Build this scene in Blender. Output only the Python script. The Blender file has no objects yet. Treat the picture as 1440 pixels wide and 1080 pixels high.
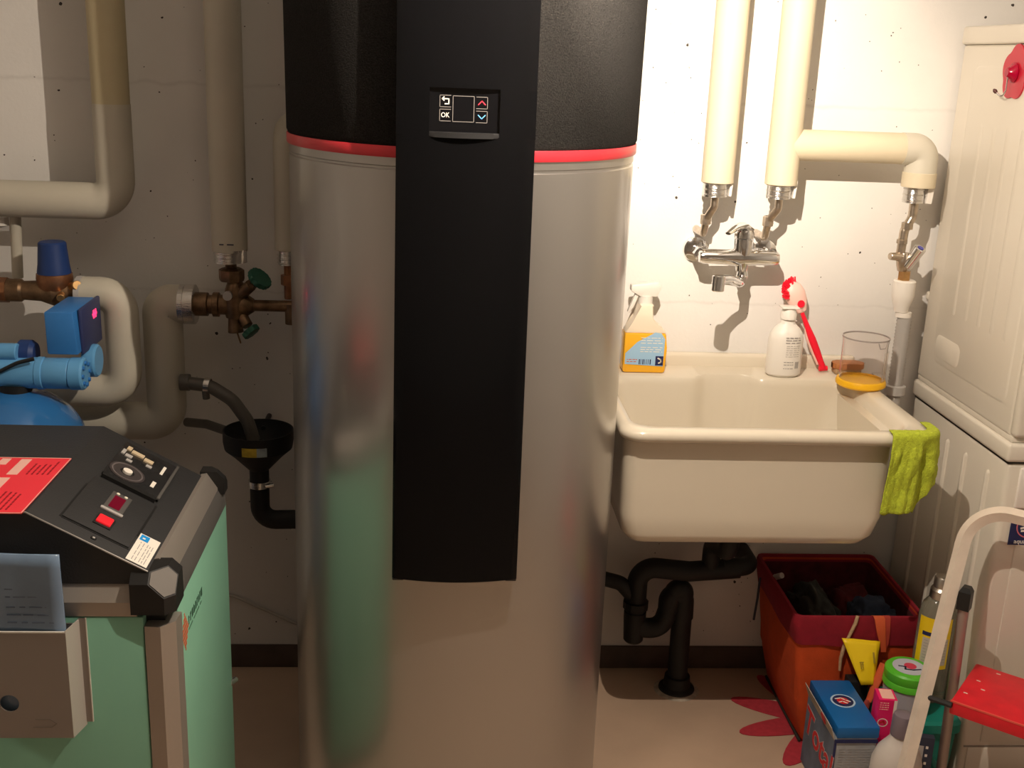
import bpy, bmesh, math, random
from mathutils import Vector, Matrix, noise
random.seed(7)
S = bpy.context.scene
COL = S.collection
# ------------------------------------------------------------------ camera
cam = bpy.data.objects.new('camera', bpy.data.cameras.new('camera'))
COL.objects.link(cam)
cam.data.sensor_width = 36.0
cam.data.lens = 36.0 * 1580.0 / 1440.0
cam.data.clip_start = 0.05
cam.matrix_world = Matrix(((0.9975135, -0.0196956, -0.0676676, 0.0),
                           (-0.0593899, 0.2820097, -0.9575716, 0.0),
                           (0.0379428, 0.9592094, 0.2801388, 1.5),
                           (0, 0, 0, 1)))
S.camera = cam
# ------------------------------------------------------------------ world, exposure
W = bpy.data.worlds.new('world'); S.world = W; W.use_nodes = True
W.node_tree.nodes['Background'].inputs[0].default_value = (0.03, 0.03, 0.032, 1)
W.node_tree.nodes['Background'].inputs[1].default_value = 1.0
vs = S.view_settings
vs.view_transform = 'Standard'; vs.look = 'None'; vs.gamma = 1.0
vs.use_curve_mapping = False
vs.exposure = 0.0
BULB = Vector((0.28, 1.42, 1.77))
BARE_POWER = 47.0       # stray light of the reflector bulb, all round
BEAM_POWER = 90.0       # its beam
BEAM_AIM = Vector((0.57, 2.55, 1.45))
BULB_COLOR = (1.0, 0.855, 0.70)
CEIL = 2.15
WY = 2.55      # back wall plane

# ------------------------------------------------------------------ materials
MATS = {}
def mat(name, col, rough=0.5, metal=0.0, var=0.0, scale=20.0, bump=0.0, bscale=60.0, trans=0.0, emit=0.0, coat=0.0, alpha=1.0, ior=1.45, sub=0.0, spec=0.5, stretch=None):
    if name in MATS: return MATS[name]
    m = bpy.data.materials.new(name); m.use_nodes = True
    nt = m.node_tree; b = nt.nodes['Principled BSDF']
    b.inputs['Base Color'].default_value = (*col, 1)
    b.inputs['Roughness'].default_value = rough
    b.inputs['Metallic'].default_value = metal
    b.inputs['Transmission Weight'].default_value = trans
    b.inputs['IOR'].default_value = ior
    b.inputs['Coat Weight'].default_value = coat
    b.inputs['Coat Roughness'].default_value = 0.08
    b.inputs['Alpha'].default_value = alpha
    b.inputs['Specular IOR Level'].default_value = spec
    if sub: b.inputs['Subsurface Weight'].default_value = sub; b.inputs['Subsurface Radius'].default_value = (0.01, 0.006, 0.004)
    if emit:
        b.inputs['Emission Color'].default_value = (*col, 1); b.inputs['Emission Strength'].default_value = emit
    if var or bump:
        tc = nt.nodes.new('ShaderNodeTexCoord')
        vec = tc.outputs['Object']
        if stretch:
            mp = nt.nodes.new('ShaderNodeMapping'); mp.inputs['Scale'].default_value = stretch
            nt.links.new(vec, mp.inputs['Vector']); vec = mp.outputs['Vector']
    if var:
        n = nt.nodes.new('ShaderNodeTexNoise'); n.inputs['Scale'].default_value = scale; n.inputs['Detail'].default_value = 5
        r = nt.nodes.new('ShaderNodeValToRGB')
        lo = [max(0, c * (1 - var)) for c in col]; hi = [min(1, c * (1 + var)) for c in col]
        r.color_ramp.elements[0].position = 0.3; r.color_ramp.elements[1].position = 0.7
        r.color_ramp.elements[0].color = (*lo, 1); r.color_ramp.elements[1].color = (*hi, 1)
        nt.links.new(vec, n.inputs['Vector']); nt.links.new(n.outputs['Fac'], r.inputs['Fac'])
        nt.links.new(r.outputs['Color'], b.inputs['Base Color'])
    if bump:
        n2 = nt.nodes.new('ShaderNodeTexNoise'); n2.inputs['Scale'].default_value = bscale; n2.inputs['Detail'].default_value = 4
        bp = nt.nodes.new('ShaderNodeBump'); bp.inputs['Strength'].default_value = bump; bp.inputs['Distance'].default_value = 0.004
        nt.links.new(vec, n2.inputs['Vector']); nt.links.new(n2.outputs['Fac'], bp.inputs['Height'])
        nt.links.new(bp.outputs['Normal'], b.inputs['Normal'])
    MATS[name] = m
    return m

def wall_material():
    m = bpy.data.materials.new('painted_concrete'); m.use_nodes = True
    nt = m.node_tree; L = nt.links; N = nt.nodes.new; b = nt.nodes['Principled BSDF']
    b.inputs['Roughness'].default_value = 0.75
    tc = N('ShaderNodeTexCoord'); pos = tc.outputs['Object']
    big = N('ShaderNodeTexNoise'); big.inputs['Scale'].default_value = 3.0; big.inputs['Detail'].default_value = 8
    L.new(pos, big.inputs['Vector'])
    ramp = N('ShaderNodeValToRGB')
    ramp.color_ramp.elements[0].position = 0.3; ramp.color_ramp.elements[0].color = (0.68, 0.66, 0.63, 1)
    ramp.color_ramp.elements[1].position = 0.7; ramp.color_ramp.elements[1].color = (0.78, 0.76, 0.73, 1)
    L.new(big.outputs['Fac'], ramp.inputs['Fac'])
    cur = ramp.outputs['Color']
    # pits: sparse voronoi cells, each with a small dark hole
    for sc, keep, rad in ((14.0, 0.45, 0.05), (30.0, 0.55, 0.055), (60.0, 0.8, 0.08)):
        v = N('ShaderNodeTexVoronoi'); v.inputs['Scale'].default_value = sc
        v.inputs['Randomness'].default_value = 1.0
        dist = N('ShaderNodeTexNoise'); dist.inputs['Scale'].default_value = 90
        L.new(pos, dist.inputs['Vector'])
        mp = N('ShaderNodeMixRGB'); mp.blend_type = 'ADD'; mp.inputs['Fac'].default_value = 0.006
        L.new(pos, mp.inputs['Color1']); L.new(dist.outputs['Color'], mp.inputs['Color2'])
        L.new(mp.outputs['Color'], v.inputs['Vector'])
        lt = N('ShaderNodeMath'); lt.operation = 'LESS_THAN'; lt.inputs[1].default_value = rad
        L.new(v.outputs['Distance'], lt.inputs[0])
        sep = N('ShaderNodeSeparateColor'); L.new(v.outputs['Color'], sep.inputs['Color'])
        gt = N('ShaderNodeMath'); gt.operation = 'GREATER_THAN'; gt.inputs[1].default_value = keep
        L.new(sep.outputs['Red'], gt.inputs[0])
        mu = N('ShaderNodeMath'); mu.operation = 'MULTIPLY'; L.new(lt.outputs[0], mu.inputs[0]); L.new(gt.outputs[0], mu.inputs[1])
        mx = N('ShaderNodeMixRGB'); mx.inputs['Color2'].default_value = (0.045, 0.035, 0.03, 1)
        L.new(mu.outputs[0], mx.inputs['Fac']); L.new(cur, mx.inputs['Color1']); cur = mx.outputs['Color']
    # formwork joints: dirty broken lines at two heights
    sp = N('ShaderNodeSeparateXYZ'); L.new(pos, sp.inputs['Vector'])
    wob = N('ShaderNodeTexNoise'); wob.inputs['Scale'].default_value = 25; wob.inputs['Detail'].default_value = 6
    L.new(pos, wob.inputs['Vector'])
    for zz, wdt, amt in ((1.416, 0.006, 0.35), (0.962, 0.005, 0.3)):
        a = N('ShaderNodeMath'); a.operation = 'MULTIPLY_ADD'; a.inputs[1].default_value = 0.02; a.inputs[2].default_value = -zz - 0.01
        L.new(wob.outputs['Fac'], a.inputs[0])
        s = N('ShaderNodeMath'); s.operation = 'ADD'; L.new(sp.outputs['Z'], s.inputs[0]); L.new(a.outputs[0], s.inputs[1])
        ab = N('ShaderNodeMath'); ab.operation = 'ABSOLUTE'; L.new(s.outputs[0], ab.inputs[0])
        mr = N('ShaderNodeMapRange'); mr.inputs['From Min'].default_value = 0; mr.inputs['From Max'].default_value = wdt
        mr.inputs['To Min'].default_value = amt; mr.inputs['To Max'].default_value = 0
        L.new(ab.outputs[0], mr.inputs['Value'])
        br = N('ShaderNodeTexNoise'); br.inputs['Scale'].default_value = 8; L.new(pos, br.inputs['Vector'])
        gm = N('ShaderNodeMath'); gm.operation = 'MULTIPLY'; L.new(mr.outputs[0], gm.inputs[0]); L.new(br.outputs['Fac'], gm.inputs[1])
        mx = N('ShaderNodeMixRGB'); mx.inputs['Color2'].default_value = (0.30, 0.27, 0.24, 1)
        L.new(gm.outputs[0], mx.inputs['Fac']); L.new(cur, mx.inputs['Color1']); cur = mx.outputs['Color']
    L.new(cur, b.inputs['Base Color'])
    fn = N('ShaderNodeTexNoise'); fn.inputs['Scale'].default_value = 120; L.new(pos, fn.inputs['Vector'])
    bp = N('ShaderNodeBump'); bp.inputs['Strength'].default_value = 0.12; bp.inputs['Distance'].default_value = 0.003
    L.new(fn.outputs['Fac'], bp.inputs['Height']); L.new(bp.outputs['Normal'], b.inputs['Normal'])
    return m

M_wall = wall_material()
M_floor = mat('floor_paint', (0.52, 0.375, 0.27), 0.45, var=0.08, scale=6, bump=0.05)
M_base = mat('bare_skirting', (0.10, 0.07, 0.055), 0.8, var=0.3, scale=12)
M_room = mat('plain_plaster', (0.66, 0.64, 0.61), 0.9, var=0.05, scale=4)
M_silver = mat('silver_lacquer', (0.44, 0.425, 0.405), 0.30, metal=0.85, coat=0.35)
M_foam = mat('black_foam', (0.020, 0.019, 0.018), 0.95, bump=0.6, bscale=420, var=0.45, scale=420, spec=0.1)
M_gloss = mat('gloss_black', (0.004, 0.004, 0.0045), 0.07, spec=0.16)
M_satinblack = mat('satin_black', (0.02, 0.02, 0.021), 0.35)
M_redring = mat('red_plastic', (0.62, 0.03, 0.045), 0.35, coat=0.2)
M_insul = mat('insulation_cream', (0.66, 0.58, 0.42), 0.6, var=0.04, scale=8)
M_insulg = mat('insulation_grey', (0.52, 0.485, 0.40), 0.6, var=0.05, scale=8)
M_insuly = mat('insulation_yellowed', (0.50, 0.43, 0.27), 0.6, var=0.06, scale=8)
M_elbow = mat('elbow_pvc', (0.60, 0.565, 0.47), 0.45)
M_alu = mat('aluminium_sleeve', (0.75, 0.74, 0.72), 0.25, metal=1.0, bump=0.3, bscale=60, stretch=(1, 1, 8))
M_chrome = mat('chrome', (0.80, 0.80, 0.80), 0.08, metal=1.0)
M_nickel = mat('dull_nickel', (0.55, 0.47, 0.38), 0.3, metal=1.0, var=0.2, scale=80)
M_brass = mat('tarnished_brass', (0.20, 0.125, 0.07), 0.45, metal=0.8, var=0.35, scale=60)
M_copper = mat('copper_brown', (0.30, 0.14, 0.07), 0.4, metal=0.8, var=0.25, scale=50)
M_brassb = mat('bright_brass', (0.55, 0.33, 0.14), 0.35, metal=0.9, var=0.2, scale=60)
M_dkgreen = mat('green_handwheel', (0.02, 0.11, 0.07), 0.5)
M_blue = mat('filter_blue', (0.035, 0.19, 0.52), 0.45)
M_lblue = mat('filter_light_blue', (0.12, 0.36, 0.66), 0.4)
M_dblue = mat('dark_blue_cap', (0.012, 0.04, 0.16), 0.5)
M_vblue = mat('vessel_blue', (0.03, 0.16, 0.42), 0.18, coat=0.6)
M_led = mat('red_led', (1.0, 0.03, 0.12), 0.4, emit=2.2)
M_black = mat('black_plastic', (0.012, 0.012, 0.012), 0.45)
M_drain = mat('drain_black', (0.008, 0.008, 0.008), 0.6)
M_hose = mat('grey_hose', (0.11, 0.10, 0.085), 0.5)
M_ceramic = mat('ceramic_cream', (0.70, 0.635, 0.52), 0.22, coat=0.3)
M_white = mat('white_enamel', (0.72, 0.67, 0.58), 0.35)
M_whitep = mat('white_plastic', (0.80, 0.76, 0.70), 0.4)
M_seam = mat('dark_seam', (0.03, 0.025, 0.02), 0.8)
M_cloth = mat('lime_microfibre', (0.44, 0.52, 0.035), 0.95, var=0.15, scale=160, bump=0.7, bscale=420)
M_orange = mat('orange_fabric', (0.52, 0.062, 0.008), 0.85, var=0.1, scale=30, bump=0.15, bscale=200)
M_red = mat('crimson_fabric', (0.25, 0.006, 0.018), 0.85, var=0.15, scale=30, bump=0.15, bscale=200)
M_felt = mat('red_felt', (0.42, 0.03, 0.045), 0.95, var=0.12, scale=80)
M_dkcloth = mat('charcoal_cloth', (0.035, 0.038, 0.036), 0.95, var=0.3, scale=40)
M_bluecloth = mat('navy_cloth', (0.030, 0.045, 0.085), 0.95, var=0.3, scale=40)
M_maroon = mat('maroon_cloth', (0.09, 0.008, 0.012), 0.95, var=0.3, scale=40)
M_mint = mat('mint_panel', (0.24, 0.52, 0.38), 0.4, var=0.03, scale=5)
M_hood = mat('hood_black', (0.026, 0.026, 0.027), 0.55, bump=0.15, bscale=300)
M_prof = mat('anodised_profile', (0.42, 0.38, 0.34), 0.42, metal=0.6)
M_profd = mat('grey_edge', (0.09, 0.085, 0.08), 0.5)
M_holder = mat('grey_sheet_metal', (0.33, 0.30, 0.28), 0.45, metal=0.4)
M_paperred = mat('red_paper', (0.85, 0.035, 0.055), 0.6)
M_paperw = mat('white_print', (0.85, 0.80, 0.72), 0.6)
M_printpk = mat('pink_print', (0.90, 0.52, 0.44), 0.6)
M_sleeve = mat('blue_sleeve', (0.20, 0.29, 0.42), 0.18, var=0.25, scale=9, coat=0.4)
M_ink = mat('dark_ink', (0.03, 0.035, 0.06), 0.6)
M_inkg = mat('grey_ink', (0.33, 0.31, 0.30), 0.6)
M_cyan = mat('sticker_blue', (0.01, 0.30, 0.75), 0.5)
M_redscr = mat('red_window', (0.16, 0.002, 0.02), 0.2)
M_redlit = mat('red_switch', (0.9, 0.02, 0.03), 0.3, emit=0.35)
M_dot = mat('white_lamp', (0.9, 0.85, 0.7), 0.4)
M_toffee = mat('beige_block', (0.62, 0.50, 0.33), 0.5)
M_greylt = mat('light_grey_part', (0.45, 0.43, 0.41), 0.5)
M_orangep = mat('print_orange', (0.62, 0.13, 0.05), 0.6)
M_liq = mat('orange_liquid', (0.95, 0.48, 0.03), 0.25, sub=0.0)
M_peach = mat('clear_peach_plastic', (0.90, 0.78, 0.62), 0.3)
M_lblabel = mat('pale_blue_label', (0.36, 0.58, 0.80), 0.5)
M_navy = mat('navy_print', (0.012, 0.018, 0.09), 0.5)
M_pink = mat('shocking_pink', (0.80, 0.012, 0.14), 0.45)
M_redb = mat('brush_red', (0.85, 0.01, 0.035), 0.35)
M_pinkw = mat('brush_pale', (0.85, 0.55, 0.48), 0.4)
M_wood = mat('brush_wood', (0.42, 0.16, 0.05), 0.55, var=0.25, scale=18, stretch=(1, 8, 8))
M_bristle = mat('tan_bristle', (0.42, 0.28, 0.16), 0.9, var=0.3, scale=200)
M_clear = mat('clear_plastic', (0.98, 0.95, 0.94), 0.06, trans=1.0, ior=1.25)
M_yellow = mat('yellow_plastic', (0.92, 0.50, 0.01), 0.4)
M_yellowl = mat('yellow_label', (0.88, 0.62, 0.01), 0.45)
M_teal = mat('teal_plastic', (0.008, 0.22, 0.17), 0.4)
M_green = mat('lid_green', (0.10, 0.52, 0.03), 0.4)
M_tubgrey = mat('tub_grey', (0.40, 0.42, 0.46), 0.4)
M_bottle = mat('smoky_clear', (0.62, 0.60, 0.48), 0.12, trans=0.75, ior=1.3)
M_boxblue = mat('box_blue', (0.004, 0.115, 0.36), 0.4)
M_boxgrey = mat('box_grey', (0.34, 0.35, 0.37), 0.55, var=0.2, scale=14)
M_boxdk = mat('box_slate', (0.10, 0.14, 0.20), 0.55, var=0.35, scale=18)
M_totred = mat('print_red', (0.58, 0.012, 0.02), 0.5)
M_mauve = mat('mauve_cap', (0.20, 0.16, 0.19), 0.35)
M_milky = mat('milky_bottle', (0.62, 0.57, 0.53), 0.35)
M_ladder = mat('ladder_white', (0.74, 0.64, 0.54), 0.4, var=0.06, scale=30)
M_steel = mat('ladder_steel', (0.42, 0.36, 0.33), 0.4, metal=0.5)
M_step = mat('step_red', (0.70, 0.012, 0.025), 0.35, var=0.1, scale=25)
M_hookred = mat('hook_red', (0.55, 0.015, 0.04), 0.3)
M_cord = mat('beige_cord', (0.50, 0.33, 0.19), 0.8, var=0.2, scale=120)
M_strap = mat('orange_strap', (0.62, 0.10, 0.03), 0.7)
M_scrred = mat('symbol_red', (0.9, 0.05, 0.08), 0.4, emit=0.25)
M_scrblue = mat('symbol_blue', (0.15, 0.45, 0.9), 0.4, emit=0.25)
M_scrwhite = mat('symbol_cream', (0.85, 0.78, 0.66), 0.4, emit=0.2)
M_line = mat('symbol_line', (0.28, 0.26, 0.24), 0.4)
M_bulb = mat('bulb_glow', BULB_COLOR, 0.4, emit=8.0)
M_cable = mat('white_cable', (0.5, 0.47, 0.43), 0.5)

# ------------------------------------------------------------------ builders
def root(name, label, cat, loc, group=None, rz=0.0):
    o = bpy.data.objects.new(name, None); COL.objects.link(o)
    o.empty_display_size = 0.05
    o.location = loc; o.rotation_euler = (0, 0, rz)
    o['label'] = label; o['category'] = cat
    if group: o['group'] = group
    return o
def tag(o, label, cat, group=None):
    o['label'] = label; o['category'] = cat
    if group: o['group'] = group
    return o
def struct(o): o['kind'] = 'structure'; return o
def wmat(o):
    m = Matrix.Translation(o.location) @ o.rotation_euler.to_matrix().to_4x4()
    if o.parent: m = wmat(o.parent) @ o.matrix_parent_inverse @ m
    return m
def finish(name, bm, m, parent=None, smooth=True, ang=35):
    me = bpy.data.meshes.new(name)
    bmesh.ops.recalc_face_normals(bm, faces=bm.faces[:])
    bm.to_mesh(me); bm.free()
    if m is not None: me.materials.append(m)
    if smooth:
        me.polygons.foreach_set('use_smooth', [True] * len(me.polygons))
        me.set_sharp_from_angle(angle=math.radians(ang))
    o = bpy.data.objects.new(name, me); COL.objects.link(o)
    if parent:
        o.parent = parent; o.matrix_parent_inverse = wmat(parent).inverted()
    return o
def recenter(o):
    """origin of a single-mesh thing to its base centre"""
    me = o.data
    xs = [v.co for v in me.vertices]
    c = Vector(((min(v.x for v in xs) + max(v.x for v in xs)) / 2, (min(v.y for v in xs) + max(v.y for v in xs)) / 2, min(v.z for v in xs)))
    me.transform(Matrix.Translation(-c)); o.location = c
    return o
def bm_box(bm, x0, x1, y0, y1, z0, z1, bev=0.0, seg=2, M=None):
    r = bmesh.ops.create_cube(bm, size=1.0)
    vs_ = r['verts']
    for v in vs_:
        v.co = Vector((x0 + (v.co.x + .5) * (x1 - x0), y0 + (v.co.y + .5) * (y1 - y0), z0 + (v.co.z + .5) * (z1 - z0)))
    if bev:
        es = list({e for v in vs_ for e in v.link_edges})
        res = bmesh.ops.bevel(bm, geom=es, offset=bev, segments=seg, affect='EDGES', profile=0.5)
        vs_ = list({v for f in res['faces'] for v in f.verts} | {v for v in vs_ if v.is_valid})
    if M is not None:
        allv = vs_
        bmesh.ops.transform(bm, matrix=M, verts=[v for v in allv if v.is_valid])
def box(name, x0, x1, y0, y1, z0, z1, m, parent=None, bev=0.0, seg=2, M=None):
    bm = bmesh.new(); bm_box(bm, x0, x1, y0, y1, z0, z1, bev, seg)
    if M is not None: bmesh.ops.transform(bm, matrix=M, verts=bm.verts[:])
    return finish(name, bm, m, parent)
def boxes(name, lst, m, parent=None, M=None, bev=0.0):
    bm = bmesh.new()
    for b in lst: bm_box(bm, *b, bev)
    if M is not None: bmesh.ops.transform(bm, matrix=M, verts=bm.verts[:])
    return finish(name, bm, m, parent)
def axis_matrix(p, d):
    d = Vector(d).normalized()
    q = Vector((0, 0, 1)).rotation_difference(d).to_matrix().to_4x4()
    return Matrix.Translation(Vector(p)) @ q
def lathe(name, prof, p, m, parent=None, axis=(0, 0, 1), seg=48, sx=1.0, sy=1.0, M=None, ang=35):
    """prof: list of (radius, height); a radius of 0 closes the end"""
    bm = bmesh.new(); rings = []
    for r, h in prof:
        if r <= 1e-6: rings.append([bm.verts.new((0, 0, h))])
        else: rings.append([bm.verts.new((r * sx * math.cos(2 * math.pi * i / seg), r * sy * math.sin(2 * math.pi * i / seg), h)) for i in range(seg)])
    for a, b in zip(rings, rings[1:]):
        for i in range(seg):
            j = (i + 1) % seg
            if len(a) == 1 and len(b) == 1: continue
            if len(a) == 1: bm.faces.new((a[0], b[i], b[j]))
            elif len(b) == 1: bm.faces.new((a[i], a[j], b[0]))
            else: bm.faces.new((a[i], a[j], b[j], b[i]))
    bmesh.ops.transform(bm, matrix=(M if M is not None else axis_matrix(p, axis)), verts=bm.verts[:])
    return finish(name, bm, m, parent, ang=ang)
def cyl(name, p0, p1, r, m, parent=None, r2=None, seg=32, bev=None):
    p0 = Vector(p0); p1 = Vector(p1); L = (p1 - p0).length
    r2 = r if r2 is None else r2
    c = min(r, r2, L) * 0.12 if bev is None else bev
    return lathe(name, [(0, 0), (r - c, 0), (r, c), (r2, L - c), (r2 - c, L), (0, L)], p0, m, parent, axis=p1 - p0, seg=seg)
def fillet(pts, rad, n=8):
    pts = [Vector(p) for p in pts]
    out = [pts[0]]
    for i in range(1, len(pts) - 1):
        a, b, c = pts[i - 1], pts[i], pts[i + 1]
        r = rad[i - 1] if isinstance(rad, (list, tuple)) else rad
        u = (a - b).normalized(); v = (c - b).normalized()
        th = u.angle(v)
        if th > math.pi - 0.02 or r <= 0: out.append(b); continue
        d = min(r / math.tan(th / 2), (a - b).length * 0.499, (c - b).length * 0.499)
        rr = d * math.tan(th / 2)
        cen = b + (u + v).normalized() * (rr / math.sin(th / 2))
        s = b + u * d - cen; e = b + v * d - cen
        ax = s.cross(e).normalized(); tot = s.angle(e)
        for k in range(n + 1):
            out.append(cen + Matrix.Rotation(tot * k / n, 3, ax) @ s)
    out.append(pts[-1])
    return out
def bm_tube(bm, pts, r, seg=16, cap=True, flat=None, phase=0.0):
    pts = [Vector(p) for p in pts]
    n = len(pts)
    tang = []
    for i in range(n):
        a = pts[max(0, i - 1)]; b = pts[min(n - 1, i + 1)]
        tang.append((b - a).normalized())
    ref = Vector((0, 0, 1)) if abs(tang[0].z) < 0.9 else Vector((0, 1, 0))
    nor = (ref - tang[0] * ref.dot(tang[0])).normalized()
    rings = []
    for i in range(n):
        if i: nor = (tang[i - 1].rotation_difference(tang[i]) @ nor); nor = (nor - tang[i] * nor.dot(tang[i])).normalized()
        bi = tang[i].cross(nor)
        rr = r[i] if isinstance(r, (list, tuple)) else r
        ring = []
        for k in range(seg):
            t = 2 * math.pi * k / seg + phase
            if flat: ring.append(bm.verts.new(pts[i] + nor * math.cos(t) * rr * flat[0] + bi * math.sin(t) * rr * flat[1]))
            else: ring.append(bm.verts.new(pts[i] + nor * math.cos(t) * rr + bi * math.sin(t) * rr))
        rings.append(ring)
    for a, b in zip(rings, rings[1:]):
        for k in range(seg):
            j = (k + 1) % seg
            bm.faces.new((a[k], a[j], b[j], b[k]))
    if cap:
        bm.faces.new(rings[0][::-1]); bm.faces.new(rings[-1])
def tube(name, pts, r, m, parent=None, rad=0.0, seg=16, n=8, flat=None, ang=40):
    bm = bmesh.new()
    p = fillet(pts, rad, n) if rad else pts
    bm_tube(bm, p, r, seg, flat=flat)
    return finish(name, bm, m, parent, ang=ang)
def prism(name, poly, a, b, m, parent=None, plane='XZ', bev=0.0, seg=2, M=None, ang=35):
    """poly in 2D, extruded from a to b along the missing axis"""
    bm = bmesh.new()
    def P(u, v, w): return {'XZ': (u, w, v), 'XY': (u, v, w), 'YZ': (w, u, v)}[plane]
    A = [bm.verts.new(P(u, v, a)) for u, v in poly]; B = [bm.verts.new(P(u, v, b)) for u, v in poly]
    bm.faces.new(A); bm.faces.new(B[::-1])
    for i in range(len(poly)):
        j = (i + 1) % len(poly); bm.faces.new((A[i], B[i], B[j], A[j]))
    if bev: bmesh.ops.bevel(bm, geom=bm.edges[:], offset=bev, segments=seg, affect='EDGES', profile=0.5)
    if M is not None: bmesh.ops.transform(bm, matrix=M, verts=bm.verts[:])
    return finish(name, bm, m, parent, ang=ang)
def frame(o, x, y):
    x = Vector(x).normalized(); y = Vector(y); y = (y - x * y.dot(x)).normalized(); z = x.cross(y)
    M = Matrix.Identity(4)
    for i in range(3): M[i][0] = x[i]; M[i][1] = y[i]; M[i][2] = z[i]; M[i][3] = o[i]
    return M
def text(name, s, size, M, m, parent=None, ext=0.0004, align='LEFT', sx=1.0, offset=0.0):
    cu = bpy.data.curves.new(name, 'FONT'); cu.body = s; cu.size = size; cu.extrude = ext; cu.align_x = align; cu.align_y = 'CENTER'; cu.offset = offset
    cu.resolution_u = 3
    tmp = bpy.data.objects.new(name + '_tmp', cu); COL.objects.link(tmp)
    bpy.context.view_layer.update()
    dg = bpy.context.evaluated_depsgraph_get()
    me = bpy.data.meshes.new_from_object(tmp.evaluated_get(dg))
    bpy.data.objects.remove(tmp); bpy.data.curves.remove(cu)
    me.transform(M @ Matrix.Diagonal((sx, 1, 1, 1)))
    me.materials.clear(); me.materials.append(m)
    o = bpy.data.objects.new(name, me); COL.objects.link(o)
    if parent: o.parent = parent; o.matrix_parent_inverse = wmat(parent).inverted()
    return o
def rrect(x0, x1, y0, y1, r, nc=6, ne=12):
    """rounded rectangle, constant point count"""
    pts = []
    cs = [(x1 - r, y0 + r, -90), (x1 - r, y1 - r, 0), (x0 + r, y1 - r, 90), (x0 + r, y0 + r, 180)]
    for k, (cx, cy, a0) in enumerate(cs):
        arc = [(cx + r * math.cos(math.radians(a0 + 90 * i / nc)), cy + r * math.sin(math.radians(a0 + 90 * i / nc))) for i in range(nc + 1)]
        pts += arc
        nx = cs[(k + 1) % 4]
        s = (nx[0] + r * math.cos(math.radians(nx[2])), nx[1] + r * math.sin(math.radians(nx[2])))
        e = arc[-1]
        for i in range(1, ne): pts.append((e[0] + (s[0] - e[0]) * i / ne, e[1] + (s[1] - e[1]) * i / ne))
    return pts
def loft(name, rings, m, parent=None, cap0=True, cap1=True, M=None, ang=35, close=False):
    bm = bmesh.new()
    R = [[bm.verts.new(p) for p in ring] for ring in rings]
    n = len(R[0])
    pairs = list(zip(R, R[1:])) + ([(R[-1], R[0])] if close else [])
    for a, b in pairs:
        for i in range(n):
            j = (i + 1) % n; bm.faces.new((a[i], a[j], b[j], b[i]))
    if not close:
        if cap0: bm.faces.new(R[0][::-1])
        if cap1: bm.faces.new(R[-1])
    if M is not None: bmesh.ops.transform(bm, matrix=M, verts=bm.verts[:])
    return finish(name, bm, m, parent, ang=ang)
def hull(name, pts, m, parent=None):
    bm = bmesh.new()
    for p in pts: bm.verts.new(p)
    bmesh.ops.convex_hull(bm, input=bm.verts[:])
    bmesh.ops.dissolve_limit(bm, angle_limit=0.02, verts=bm.verts[:], edges=bm.edges[:])
    return finish(name, bm, m, parent, ang=10)
def disc(name, M, r, t, m, parent=None, seg=32, sx=1.0):
    return lathe(name, [(0, 0), (r, 0), (r, t), (0, t)], (0, 0, 0), m, parent, M=M, seg=seg, sx=sx)
def rows(name, M, x0, x1, ys, h, m, parent, t=0.0004, seed=1, gap=0.25, minw=0.1, maxw=0.3):
    """lines of small print as runs of short flat strokes"""
    rnd = random.Random(seed); lst = []
    for y in ys:
        x = x0
        while x < x1:
            w = (x1 - x0) * rnd.uniform(minw, maxw); e = min(x + w, x1)
            lst.append((x, e, y - h / 2, y + h / 2, 0, t)); x = e + (x1 - x0) * gap * rnd.uniform(.15, .4)
    return boxes(name, lst, m, parent, M=M)
def ring_band(name, M, r0, r1, t, m, parent, seg=32, sx=1.0):
    return lathe(name, [(r0, 0), (r1, 0), (r1, t), (r0, t), (r0, 0)], (0, 0, 0), m, parent, M=M, seg=seg, sx=sx)

# ------------------------------------------------------------------ the room
X0, X1, Y0 = -1.75, 1.80, -1.3
struct(box('floor', X0, X1, Y0, WY, -0.06, 0.0, M_floor))
struct(box('wall_back', X0, X1, WY, WY + 0.1, 0.0, CEIL, M_wall))
struct(box('wall_left', X0 - 0.1, X0, Y0, WY, 0.0, CEIL, M_room))
struct(box('wall_right', X1, X1 + 0.1, Y0, WY, 0.0, CEIL, M_room))
struct(box('wall_front', X0, X1, Y0 - 0.1, Y0, 0.0, CEIL, M_room))
struct(box('ceiling', X0, X1, Y0, WY, CEIL, CEIL + 0.1, M_room))
struct(box('baseboard_back', X0, X1, WY - 0.006, WY, 0.0, 0.063, M_base, bev=0.002))

# ------------------------------------------------------------------ lamp above the frame
lp = root('pendant_lamp', 'pendant reflector bulb on a cord hanging from the ceiling', 'lamp', (BULB.x, BULB.y, CEIL))
AX = (BEAM_AIM - BULB).normalized()
BB = BULB - AX * 0.036                      # bulb face sits just behind the light
lathe('reflector_bulb', [(0, 0.0), (0.028, -0.001), (0.031, -0.008), (0.022, -0.034), (0.013, -0.050), (0, -0.050)], BB, M_bulb, lp, axis=AX)
lathe('socket', [(0, -0.046), (0.018, -0.046), (0.02, -0.055), (0.02, -0.095), (0.008, -0.11), (0, -0.11)], BB, M_black, lp, axis=AX)
SO = BB - AX * 0.108
tube('cord', [SO, SO - AX * 0.03, (SO.x - AX.x * 0.04, SO.y - AX.y * 0.04, SO.z + 0.08), (BULB.x, BULB.y - 0.12, CEIL - 0.02)], 0.004, M_black, lp, rad=0.03, seg=10)
lathe('ceiling_rose', [(0, 0), (0.045, 0), (0.045, -0.012), (0.02, -0.03), (0, -0.03)], (BULB.x, BULB.y - 0.12, CEIL), M_whitep, lp)
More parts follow.
